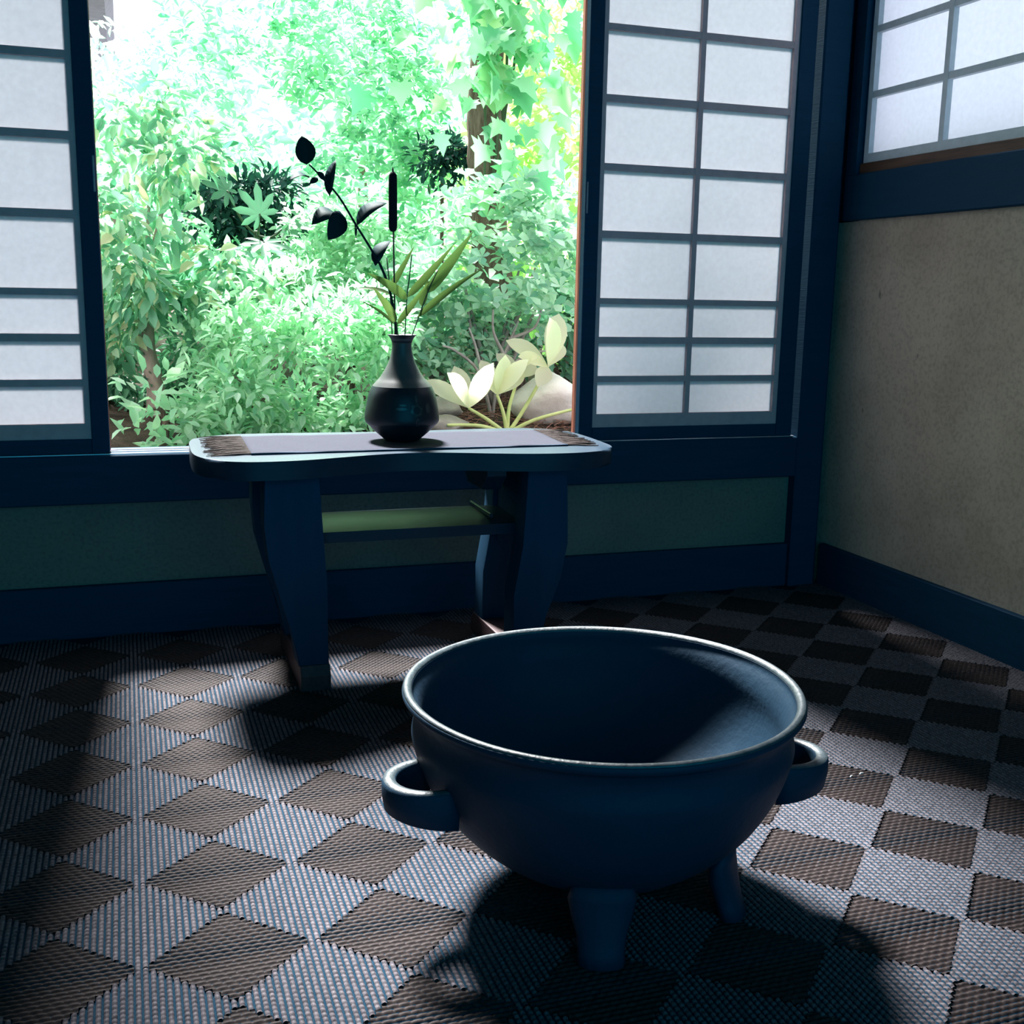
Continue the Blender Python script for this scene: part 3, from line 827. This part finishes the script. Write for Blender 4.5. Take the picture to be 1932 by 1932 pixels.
def boulder(loc, r, seed, mat, label):
    rr = random.Random(seed)
    bm = bmesh.new()
    bmesh.ops.create_icosphere(bm, subdivisions=3, radius=1.0)
    dirs = [(Vector((rr.uniform(-1, 1), rr.uniform(-1, 1), rr.uniform(-1, 1))).normalized(), rr.uniform(0.62, 0.95)) for _ in range(11)]
    for v in bm.verts:
        p = v.co.copy()
        for d, c in dirs:
            if p.dot(d) > c: p -= d * (p.dot(d) - c) * 0.85
        v.co = Vector(loc) + Vector((p.x * r[0], p.y * r[1], p.z * r[2])) + p * rr.uniform(-0.004, 0.004)
    return obj('boulder', bm, mat, base=(loc[0], loc[1], loc[2] - r[2] * 0.7), smooth=True, label=label, cat='boulder', group='boulders on the bank')
boulder((1.262, 4.60, 0.565), (0.105, 0.09, 0.05), 3, 'stone', 'brown grey boulder just beside the vase belly, the upper of two')
boulder((1.25, 4.50, 0.51), (0.12, 0.09, 0.04), 5, 'stone', 'flat grey boulder low beside the vase, the lower of two')
boulder((1.80, 4.72, 0.585), (0.20, 0.15, 0.13), 9, 'stone_pale', 'large pale sunlit boulder behind the pale broad leaves')

# leaf template shared by shrubs (unit length along +x, width 1 along y, normal z)
def leaf_template(shape, fold=0.22, droop=0.12):
    if shape == 'oval': st = [(0.28, 0.40), (0.62, 0.42)]
    elif shape == 'obov': st = [(0.38, 0.32), (0.74, 0.48)]
    else: st = [(0.25, 0.46), (0.60, 0.34)]
    V = [(0, 0, 0)]
    for s, w in st:
        z = -droop * s * s
        V += [(s, -w, z + fold * w), (s, 0, z), (s, w, z + fold * w)]
    V.append((1, 0, -droop))
    F = [(0, 2, 1), (0, 3, 2), (1, 2, 5, 4), (2, 3, 6, 5), (4, 5, 7), (5, 6, 7)]
    return np.array(V, float), F
TEMPL = {k: leaf_template(k) for k in ('oval', 'obov', 'lance')}
TMESH = {}
def templ_mesh(shape, mat):
    if (shape, mat) not in TMESH:
        V, F = TEMPL[shape]
        me = bpy.data.meshes.new('leaf')
        me.from_pydata([tuple(v) for v in V], [], F)
        me.materials.append(MATS[mat])
        me.polygons.foreach_set('use_smooth', [True] * len(me.polygons))
        TMESH[(shape, mat)] = me
    return TMESH[(shape, mat)]

def leaf_frames(P, Ld, Nd, length, wratio):
    """arrays -> (n,3,3) columns x(length) y(width) z(normal)"""
    L = Ld / np.linalg.norm(Ld, axis=1, keepdims=True)
    N = Nd - L * np.sum(L * Nd, axis=1, keepdims=True)
    N /= np.maximum(1e-6, np.linalg.norm(N, axis=1, keepdims=True))
    Wd = np.cross(N, L)
    return np.stack([L * length[:, None], Wd * (length * wratio)[:, None], N * length[:, None]], axis=2)

def foliage_mesh(name, shape, P, M, mat):
    V, F = TEMPL[shape]
    n, k = len(P), len(V)
    co = np.einsum('nij,kj->nki', M, V) + P[:, None, :]
    co = co.reshape(-1, 3)
    loops, starts, tot = [], [], []
    fl = np.concatenate([np.array(f) for f in F]); fs = np.array([len(f) for f in F])
    allv = (np.arange(n)[:, None] * k + fl[None, :]).ravel()
    lt = np.tile(fs, n)
    ls = np.concatenate([[0], np.cumsum(lt)[:-1]])
    me = bpy.data.meshes.new(name)
    me.vertices.add(len(co)); me.vertices.foreach_set('co', co.ravel().astype(np.float32))
    me.loops.add(len(allv)); me.loops.foreach_set('vertex_index', allv.astype(np.int32))
    me.polygons.add(len(lt)); me.polygons.foreach_set('loop_start', ls.astype(np.int32)); me.polygons.foreach_set('loop_total', lt.astype(np.int32))
    me.update(calc_edges=True)
    me.polygons.foreach_set('use_smooth', np.ones(len(lt), bool))
    me.materials.append(MATS[mat])
    return me

CAM = np.array([0, 0, 1.05])
AX = np.array([rt, up, -bk], float)
def to_px(P):
    c = (P - CAM) @ AX.T
    return np.stack([966 + 2115 * c[:, 0] / c[:, 2], 966 - 2115 * c[:, 1] / c[:, 2]], 1)

def shrub(name, label, cat, base, center, radii, n, leaf_len, wr, shape, mat, blobs=40, blob_r=0.14, whorl=0, droop=0.35,
          parts=300, trunk=None, bark='bark', group=None, front=0.75, seed=0, stems=6, flat=0.5):
    g = np.random.default_rng(seed)
    t = thing(name, base, label, cat, group)
    bs = np.array(base); c = np.array(center); R = np.array(radii)
    # sub-clumps spread over the outer half of the crown, more of them on the side of the room
    d = g.normal(size=(blobs * 4, 3)); d /= np.linalg.norm(d, axis=1, keepdims=True)
    keep = (d[:, 1] < 0.15) | (g.random(len(d)) > front)
    d = d[keep][:blobs]
    bc = c + d * R * (g.uniform(0.55, 0.95, (len(d), 1)))
    br_ = blob_r * g.uniform(0.65, 1.3, len(bc))
    bi = g.integers(0, len(bc), n)
    e = g.normal(size=(n, 3)); e[:, 2] += 0.25; e[:, 1] -= 0.25
    e /= np.linalg.norm(e, axis=1, keepdims=True)
    P = bc[bi] + e * (br_[bi] * g.uniform(0.35, 1.05, n) ** 0.6)[:, None] * np.array([1.15, 1.0, 0.85])
    if whorl:
        m_ = n // whorl
        P = np.repeat(P[:m_], whorl, axis=0); e = np.repeat(e[:m_], whorl, axis=0); n = len(P)
        ph = np.tile(np.arange(whorl) * 2 * np.pi / whorl, m_) + np.repeat(g.uniform(0, 6, m_), whorl)
        ax = e * 0.6 + np.array([0, -0.25, 0.75]); ax /= np.linalg.norm(ax, axis=1, keepdims=True)
        a1 = np.cross(ax, np.array([0.2, 1, 0.1])); a1 /= np.linalg.norm(a1, axis=1, keepdims=True)
        a2 = np.cross(ax, a1)
        Ld = a1 * np.cos(ph)[:, None] + a2 * np.sin(ph)[:, None] + ax * g.uniform(0.25, 0.75, (n, 1))
        Nd = ax + g.normal(size=(n, 3)) * 0.15
    else:
        Ld = e + g.normal(size=(n, 3)) * 0.55 + np.array([0, -0.15, -droop])
        Nd = np.array([0, -0.2, 0.3 + flat]) + e * 0.4 + g.normal(size=(n, 3)) * 0.4
    if seed in (1, 4, 5, 8):            # bushes leave a hollow for the shade-coloured leaves open between them
        ok = ~((np.abs(P[:, 0] - 0.50) < 0.19) & (np.abs(P[:, 2] - 1.37) < 0.15) & (P[:, 1] < 5.62))
        P, Ld, Nd = P[ok], Ld[ok], Nd[ok]; n = len(P)
    if seed in (4, 6):
        ok = ~((np.abs(P[:, 0] - 1.45) < 0.10) & (np.abs(P[:, 2] - 1.66) < 0.10) & (P[:, 1] < 5.5))
        P, Ld, Nd = P[ok], Ld[ok], Nd[ok]; n = len(P)
    ln = leaf_len * g.uniform(0.65, 1.2, n)
    P[:, 2] = np.maximum(P[:, 2], np.array([gz(x, y) for x, y in P[:, :2]]) + 0.02)
    M = leaf_frames(P, Ld, Nd, ln, wr)
    # the leaves that show largest become parts of their own, the rest one mass
    px = to_px(P)
    inv = (px[:, 0] > 150) & (px[:, 0] < 1110) & (px[:, 1] > -5) & (px[:, 1] < 860)
    dist = np.linalg.norm(P - CAM, axis=1)
    score = ln / dist - 0.02 * (P[:, 1] - c[1]) + g.random(n) * 0.004
    score[~inv] = -9
    order = np.argsort(-score)
    k = min(parts, int(inv.sum()))
    sel = order[:k]; rest = order[k:]
    me = templ_mesh(shape, mat)
    for i in sel:
        o = bpy.data.objects.new('leaf', me)
        col.objects.link(o)
        o.parent = t
        mm = Matrix([list(M[i][r]) + [float(P[i][r] - bs[r])] for r in range(3)] + [[0, 0, 0, 1]])
        o.matrix_basis = mm
    if len(rest):
        fm = foliage_mesh('foliage', shape, P[rest] - bs, M[rest], mat)
        o = bpy.data.objects.new('foliage', fm)
        col.objects.link(o); o.parent = t
        o['kind'] = 'stuff'
    # trunk and boughs
    if trunk:
        pts_, r0, r1 = trunk
        pp = smooth_path(pts_, 5)
        obj('trunk', tube(bmesh.new(), pp, [r0 + (r1 - r0) * i / (len(pp) - 1) for i in range(len(pp))], 10), bark, t, smooth=True)
    root = Vector(trunk[0][-1]) if trunk else Vector((c[0], c[1], base[2] + 0.02))
    for k in range(stems):
        q = root.lerp(Vector(bc[(k * 7) % len(bc)]), 0.72)
        if not whorl or bark != 'twig_grey': q.y = max(q.y, c[1] - 0.02)
        mid = root.lerp(q, 0.5) + Vector((random.uniform(-0.05, 0.05), random.uniform(-0.03, 0.03), 0.05))
        obj('bough', tube(bmesh.new(), smooth_path([root, mid, q], 4), [0.014, 0.013, 0.012, 0.011, 0.01, 0.009, 0.008, 0.006, 0.004], 6), bark, t, smooth=True)
    return t

shrub('garden_shrub', 'drooping camellia-like bush with large dark glossy leaves against the shoji on a pale trunk', 'shrub', (0.10, 5.12, gz(0.1, 5.12)), (0.02, 5.12, 1.28), (0.60, 0.42, 0.52),
      3000, 0.085, 0.46, 'oval', 'leaf_camellia', 46, 0.15, trunk=([(0.10, 5.12, 0.40), (0.115, 5.12, 0.62), (0.085, 5.1, 0.80), (0.10, 5.12, 1.1)], 0.045, 0.03), bark='bark_grey', seed=1, droop=0.7, flat=0.35)
shrub('garden_shrub', 'low sunlit bush of pale green leaves in front of the others, behind the table', 'shrub', (0.66, 4.72, gz(0.66, 4.72)), (0.66, 4.74, 0.70), (0.52, 0.36, 0.42),
      4600, 0.060, 0.44, 'oval', 'leaf_bright', 60, 0.12, seed=2, stems=0, trunk=([(0.66, 4.74, gz(0.66, 4.74) - 0.02), (0.66+0.02, 4.74, 0.6)], 0.03, 0.02), droop=0.1, flat=0.7)
shrub('garden_shrub', 'small leafy sapling sprays low beside the left shoji, near the sill', 'shrub', (0.12, 4.55, gz(0.12, 4.55)), (0.13, 4.55, 0.55), (0.13, 0.15, 0.16),
      130, 0.085, 0.44, 'oval', 'leaf_bright', 9, 0.09, parts=130, seed=3, droop=0.15, stems=3)
shrub('garden_shrub', 'tall dense hedge bush filling the middle of the view above the cattail', 'shrub', (0.95, 6.2, gz(0.95, 6.2)), (0.95, 6.2, 1.75), (0.95, 0.5, 1.05),
      9500, 0.062, 0.44, 'obov', 'leaf_mid', 110, 0.17, whorl=5, seed=4, stems=0, trunk=([(0.95, 6.2, gz(0.95, 6.2) - 0.02), (0.95+0.02, 6.2, 1.0)], 0.03, 0.02))
shrub('garden_shrub', 'fine-leaved bright hedge bush behind the camellia-like bush, under the white sky gap', 'shrub', (-0.25, 6.3, gz(-0.25, 6.3)), (-0.2, 6.3, 1.50), (0.95, 0.5, 0.86),
      7500, 0.058, 0.42, 'oval', 'leaf_back', 90, 0.17, seed=5, stems=0, trunk=([(-0.25, 6.3, gz(-0.25, 6.3) - 0.02), (-0.25+0.02, 6.3, 0.9)], 0.03, 0.02), droop=0.2, flat=0.8)
shrub('garden_shrub', 'round-leaved bush with whorled leaves and grey twigs in front of the tree trunk', 'shrub', (1.75, 5.0, gz(1.75, 5.0)), (1.62, 5.0, 1.14), (0.52, 0.34, 0.42),
      2600, 0.062, 0.60, 'obov', 'leaf_round', 60, 0.12, whorl=5, seed=6, bark='twig_grey', stems=14)
shrub('garden_shrub', 'yellow-green bush glowing behind the ivy beside the brown window edge', 'shrub', (2.55, 6.2, gz(2.55, 6.2)), (2.5, 6.2, 1.7), (0.8, 0.5, 1.2),
      5000, 0.085, 0.50, 'oval', 'leaf_yellow', 70, 0.2, seed=7, stems=0, trunk=([(2.55, 6.2, gz(2.55, 6.2) - 0.02), (2.55+0.02, 6.2, 1.0)], 0.03, 0.02))
shrub('garden_shrub', 'mid-height bush of small leaves between the dark hollow and the vase flowers', 'shrub', (1.0, 5.3, gz(1.0, 5.3)), (1.02, 5.35, 1.0), (0.55, 0.35, 0.42),
      4200, 0.055, 0.46, 'oval', 'leaf_bright', 60, 0.13, seed=8, stems=0, trunk=([(1.0, 5.35, gz(1.0, 5.35) - 0.02), (1.0+0.02, 5.35, 0.8)], 0.03, 0.02), droop=0.2, flat=0.7)
shrub('garden_shrub', 'dark low bush with long pointed leaves below the brown window edge', 'shrub', (2.05, 5.25, gz(2.05, 5.25)), (2.08, 5.25, 0.85), (0.3, 0.25, 0.25),
      260, 0.14, 0.26, 'lance', 'leaf_fatsia', 16, 0.12, parts=160, seed=9, droop=0.2)

shrub('garden_shrub', 'low dark ferny growth at the foot of the pale trunk beside the left shoji', 'shrub', (-0.02, 5.45, gz(-0.02, 5.45)), (0.0, 5.45, 0.66), (0.55, 0.3, 0.26),
      1600, 0.07, 0.36, 'lance', 'leaf_fern', 36, 0.1, parts=200, seed=10, stems=3, bark='stem')
shrub('garden_shrub', 'leafy undergrowth of mid green leaves behind the vase neck and grey twigs', 'shrub', (1.38, 5.1, gz(1.38, 5.1)), (1.40, 5.12, 0.82), (0.34, 0.26, 0.28),
      1500, 0.06, 0.5, 'obov', 'leaf_round', 36, 0.1, whorl=4, parts=260, seed=12, stems=4, bark='twig_grey')
shrub('garden_shrub', 'leaves coloured dark as shade at the back of the hollow behind the palmate leaves', 'shrub', (0.60, 5.62, gz(0.60, 5.62)), (0.56, 5.62, 1.40), (0.24, 0.10, 0.18),
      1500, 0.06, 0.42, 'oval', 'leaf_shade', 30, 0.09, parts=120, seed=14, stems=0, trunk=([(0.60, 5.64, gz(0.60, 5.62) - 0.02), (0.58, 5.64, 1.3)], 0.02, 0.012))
shrub('garden_shrub', 'leaves coloured dark as shade just beside the bare part of the tree trunk', 'shrub', (1.50, 5.5, gz(1.50, 5.5)), (1.50, 5.5, 1.68), (0.10, 0.08, 0.10),
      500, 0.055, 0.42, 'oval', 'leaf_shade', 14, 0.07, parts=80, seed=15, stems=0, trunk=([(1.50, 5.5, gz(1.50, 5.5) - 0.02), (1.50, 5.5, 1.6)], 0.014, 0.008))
# hedge row closing the garden, farthest back, mostly hidden
def hedge_row():
    g = np.random.default_rng(21)
    t = thing('hedge', (1.0, 7.6, gz(1.0, 7.6)), 'long clipped hedge closing the garden behind all the bushes', 'hedge')
    n = 26000
    x = g.uniform(-6, 8, n)
    top = 2.35 + 0.9 * (1 / (1 + np.exp(-(x - 0.9) * 2.0))) + 0.15 * np.sin(x * 2.2)
    v = g.random(n) ** 0.8
    P = np.stack([x, 7.55 + g.normal(size=n) * 0.16 + 0.15 * np.sin(x * 5) * np.sin(v * 9), 0.7 + v * (top - 0.7)], 1)
    Ld = g.normal(size=(n, 3)) * 0.6 + np.array([0, -0.6, 0.1])
    Nd = np.array([0, -0.5, 0.8]) + g.normal(size=(n, 3)) * 0.4
    M = leaf_frames(P, Ld, Nd, 0.11 * g.uniform(0.7, 1.2, n), 0.5)
    b = np.array([1.0, 7.6, gz(1.0, 7.6)])
    o = bpy.data.objects.new('foliage', foliage_mesh('foliage', 'oval', P - b, M, 'leaf_back'))
    col.objects.link(o); o.parent = t; o['kind'] = 'stuff'
    for k in range(8):
        xx = -5.5 + 1.75 * k
        obj('trunk', tube(bmesh.new(), [(xx, 7.62, gz(xx, 7.62) - 0.02), (xx + 0.05, 7.62, 1.4), (xx, 7.6, 2.2)], [0.05, 0.04, 0.02], 8), 'bark', t, smooth=True)
hedge_row()

# tree with ivy
tr = thing('garden_tree', (1.62, 5.32, gz(1.62, 5.32)), 'rough brown tree trunk half hidden by climbing leaves', 'tree')
tp = smooth_path([(1.80, 5.36, 0.40), (1.78, 5.34, 0.75), (1.70, 5.32, 1.2), (1.665, 5.30, 1.6), (1.655, 5.30, 2.0), (1.70, 5.32, 2.5), (1.76, 5.36, 3.1)], 5)
bm = bmesh.new()
tube(bm, tp, [0.105 - 0.035 * i / (len(tp) - 1) for i in range(len(tp))], 18)
for v in bm.verts:
    v.co += Vector((random.uniform(-1, 1), random.uniform(-1, 1), 0)) * 0.006
obj('trunk', bm, 'bark', tr, smooth=True)
for k, (a, b) in enumerate((((1.70, 5.32, 2.45), (1.2, 5.4, 3.0)), ((1.74, 5.34, 2.8), (2.4, 5.3, 3.2)))):
    obj('bough', tube(bmesh.new(), smooth_path([a, tuple((p + q) / 2 + (0.08 if i == 2 else 0) for i, (p, q) in enumerate(zip(a, b))), b], 4), [0.05 - 0.004 * i for i in range(9)], 8), 'bark', tr, smooth=True)

def ivy_mesh():
    # five pointed lobes
    outline = [(0.0, 0.0), (-0.14, -0.30), (0.02, -0.24), (0.10, -0.56), (0.30, -0.34), (0.52, -0.44), (0.56, -0.22), (1.0, 0.0),
               (0.56, 0.22), (0.52, 0.44), (0.30, 0.34), (0.10, 0.56), (0.02, 0.24), (-0.14, 0.30)]
    bm = bmesh.new()
    c = bm.verts.new((0.28, 0, -0.02))
    vs_ = [bm.verts.new((x, y, 0.16 * abs(y) - 0.16 * max(0, x) ** 2)) for x, y in outline]
    for i in range(len(vs_)):
        bm.faces.new((c, vs_[i], vs_[(i + 1) % len(vs_)]))
    me = bpy.data.meshes.new('ivy_leaf'); bm.to_mesh(me); bm.free()
    me.materials.append(MATS['leaf_ivy'])
    me.polygons.foreach_set('use_smooth', [True] * len(me.polygons))
    return me
iv = thing('climbing_vine', (1.66, 5.2, 1.5), 'climbing vine with large five-lobed leaves hanging over the tree trunk', 'vine')
g = np.random.default_rng(5)
ime = ivy_mesh()
for k in range(5):
    a0 = 1.62 + 0.03 * k
    obj('runner', tube(bmesh.new(), smooth_path([(a0, 5.20, 1.5), (a0 + random.uniform(-.05, .05), 5.19, 1.8), (a0 + random.uniform(-.06, .06), 5.2, 2.2), (a0 + random.uniform(-.1, .1), 5.22, 2.7)], 4), 0.007, 6), 'stem', iv, smooth=True)
count = 0
while count < 290:
    z = g.uniform(1.50, 2.95)
    spread = 0.13 + 0.36 * min(1.0, max(0.0, (z - 1.5) / 0.75))
    x = 1.70 + g.normal() * spread * 0.72
    if count % 5 < 2: z = g.uniform(1.93, 2.75); x = 1.61 + g.normal() * 0.07
    if z < 1.90 and abs(x - 1.68) < 0.08 and g.random() < 0.7: continue
    y = 5.14 - abs(g.normal()) * 0.13 + 0.5 * (x - 1.7) ** 2
    L = g.uniform(0.08, 0.15)
    Ld = np.array([[g.normal() * 0.5 + 0.5 * (x - 1.68), -0.45 + g.normal() * 0.15, -0.75]])
    Nd = np.array([[g.normal() * 0.5, -0.5 + g.normal() * 0.3, 0.9 + g.normal() * 0.3]])
    M = leaf_frames(np.zeros((1, 3)), Ld, Nd, np.array([L]), 1.0)[0]
    o = bpy.data.objects.new('ivy_leaf', ime)
    col.objects.link(o); o.parent = iv
    pl = (x - 1.66, y - 5.2, z - 1.5)
    o.matrix_basis = Matrix([list(M[r]) + [float(pl[r])] for r in range(3)] + [[0, 0, 0, 1]])
    count += 1

# pale broad-leaved plant in full light
pb = thing('broad_leaved_plant', (1.5206, 4.50, gz(1.52, 4.5)), 'pale yellow-green plant with whorls of long broad leaves on long stalks beside the vase', 'plant')
ST = [[(1.5206, 4.50, 0.46), (1.5975, 4.5, 0.5706), (1.6991, 4.5, 0.7454)], [(1.5206, 4.5, 0.46), (1.4206, 4.47, 0.5285), (1.3338, 4.45, 0.579)],
      [(1.5206, 4.5, 0.46), (1.5027, 4.5, 0.5495), (1.473, 4.5, 0.6284)], [(1.5206, 4.5, 0.46), (1.6226, 4.45, 0.5248), (1.8039, 4.42, 0.5743)],
      [(1.5206, 4.5, 0.46), (1.3858, 4.45, 0.5045), (1.2355, 4.42, 0.5141)], [(1.5206, 4.5, 0.46), (1.5379, 4.53, 0.5715), (1.5829, 4.55, 0.6944)]]
for s_ in ST:
    obj('stalk', tube(bmesh.new(), smooth_path(s_, 5), [0.010 - 0.0004 * i for i in range(11)], 7), 'stalk_pale', pb, smooth=True)
WH = [((1.6991, 4.50, 0.7454), [(1.7743, 0.9743, .076), (1.6562, 0.9467, .076), (1.5222, 0.863, .067), (1.5397, 0.8019, .055), (1.7926, 0.8465, .058), (1.601, 0.6871, .058)]),
      ((1.3338, 4.45, 0.579), [(1.1514, 0.699, .062), (1.2271, 0.733, .067), (1.2945, 0.7544, .062), (1.3785, 0.7671, .062), (1.4365, 0.7321, .058)]),
      ((1.473, 4.50, 0.6284), [(1.4771, 0.7932, .058), (1.4243, 0.7758, .058), (1.5401, 0.7844, .058), (1.60, 0.7314, .058), (1.3793, 0.7105, .058)]),
      ((1.5829, 4.55, 0.6944), [(1.5094, 0.8019, .054), (1.5984, 0.8019, .054), (1.6706, 0.7533, .054)])]
k = 0
for c, tips in WH:
    for tx, tz, w in tips:
        k += 1
        ty = c[1] + (-0.10, 0.07, -0.16, 0.02)[k % 4]
        obj('leaf', blade(bmesh.new(), c, (tx, ty, tz), w * 1.3, (0.3 * (c[0] - tx), -0.8, 0.6), 0.05, 0.08, 8, 'obov', 0.0, 0.1), 'leaf_pale', pb, smooth=True)

# large palmate leaves in the dark hollow
fp = thing('palmate_leaf_plant', (0.62, 5.35, gz(0.62, 5.35)), 'plant with very large palmate leaves in the dark hollow between bushes', 'plant')
obj('stem', tube(bmesh.new(), smooth_path([(0.62, 5.35, gz(0.62, 5.35) - 0.02), (0.60, 5.3, 0.9), (0.57, 5.2, 1.3)], 5), 0.013, 8), 'stem', fp, smooth=True)
def palm_leaf(c, size, axis, nrm, lobes=8):
    bm = bmesh.new()
    L, Wd, N = frame_from(axis, nrm)
    c = Vector(c)
    ctr = bm.verts.new(c)
    ring = []
    for k in range(lobes):
        a = math.radians(-140 + 280 * k / (lobes - 1))
        ln = size * (0.75 + 0.25 * math.cos(a))
        for da, rr in ((-0.30, 0.44), (-0.19, 0.74), (0.0, 1.0), (0.19, 0.74), (0.30, 0.44)):
            d = L * math.cos(a + da) + Wd * math.sin(a + da)
            ring.append(bm.verts.new(c + d * ln * rr + N * (-0.12 * ln * rr * rr + (0.02 * size if da else 0))))
    for i in range(len(ring) - 1):
        bm.faces.new((ctr, ring[i], ring[i + 1]))
    return bm
for c, s_, a, n_ in (((0.56, 4.98, 1.36), 0.135, (-0.35, -0.1, 0.9), (0.1, -0.9, 0.45)), ((0.58, 5.02, 1.245), 0.15, (0.2, -0.5, -0.3), (0.0, -0.35, 0.9)), ((0.44, 5.12, 1.46), 0.13, (-0.6, -0.2, 0.4), (0, -0.7, 0.7)), ((0.70, 5.16, 1.33), 0.13, (0.7, -0.3, 0.1), (0, -0.6, 0.8))):
    o = obj('palmate_leaf', palm_leaf(c, s_, a, n_), 'leaf_fatsia', fp, smooth=True)
    obj('leaf_stalk', tube(bmesh.new(), smooth_path([(0.57, 5.2, 1.28), ((c[0] + 0.57) / 2, (c[1] + 5.2) / 2, (c[2] + 1.28) / 2 - 0.03), c], 4), 0.005, 6), 'stem', o, smooth=True)

# dry twigs in front of the trunk foot
dt = thing('dry_twigs', (1.55, 4.80, gz(1.55, 4.8)), 'tangle of bare grey twigs under the round-leaved bush', 'twigs')
for a in ([(1.55, 4.80, 0.48), (1.58, 4.8, 0.72), (1.66, 4.78, 0.93)], [(1.55, 4.80, 0.48), (1.48, 4.78, 0.70), (1.36, 4.76, 0.80), (1.30, 4.75, 0.82)], [(1.58, 4.80, 0.70), (1.70, 4.77, 0.78), (1.78, 4.75, 0.80)],
          [(1.50, 4.79, 0.66), (1.46, 4.76, 0.80), (1.42, 4.75, 0.90)], [(1.60, 4.80, 0.78), (1.54, 4.77, 0.88), (1.53, 4.75, 0.98)], [(1.62, 4.80, 0.85), (1.73, 4.77, 0.90), (1.76, 4.76, 0.99)]):
    pp = smooth_path(a, 4)
    obj('twig', tube(bmesh.new(), pp, [0.009 - 0.005 * i / (len(pp) - 1) for i in range(len(pp))], 6), 'twig_grey', dt, smooth=True)

# neighbouring house, its eave corner above the bushes
hs = thing('neighbour_house', (-2.2, 11.0, 0.7), 'pale neighbouring house with a grey tiled eave beyond the hedge', 'house')
obj('wall', B(-5.0, -0.95, 10.6, 13.0, 0.6, 3.80), 'house_wall', hs)
bm = bmesh.new()
prism(bm, [(-5.4, 3.36), (-0.04, 3.36), (0.03, 3.48), (-2.6, 4.9), (-5.4, 4.95)], 'y', 10.2, 13.4)
obj('roof', bm, 'roof_tile', hs)
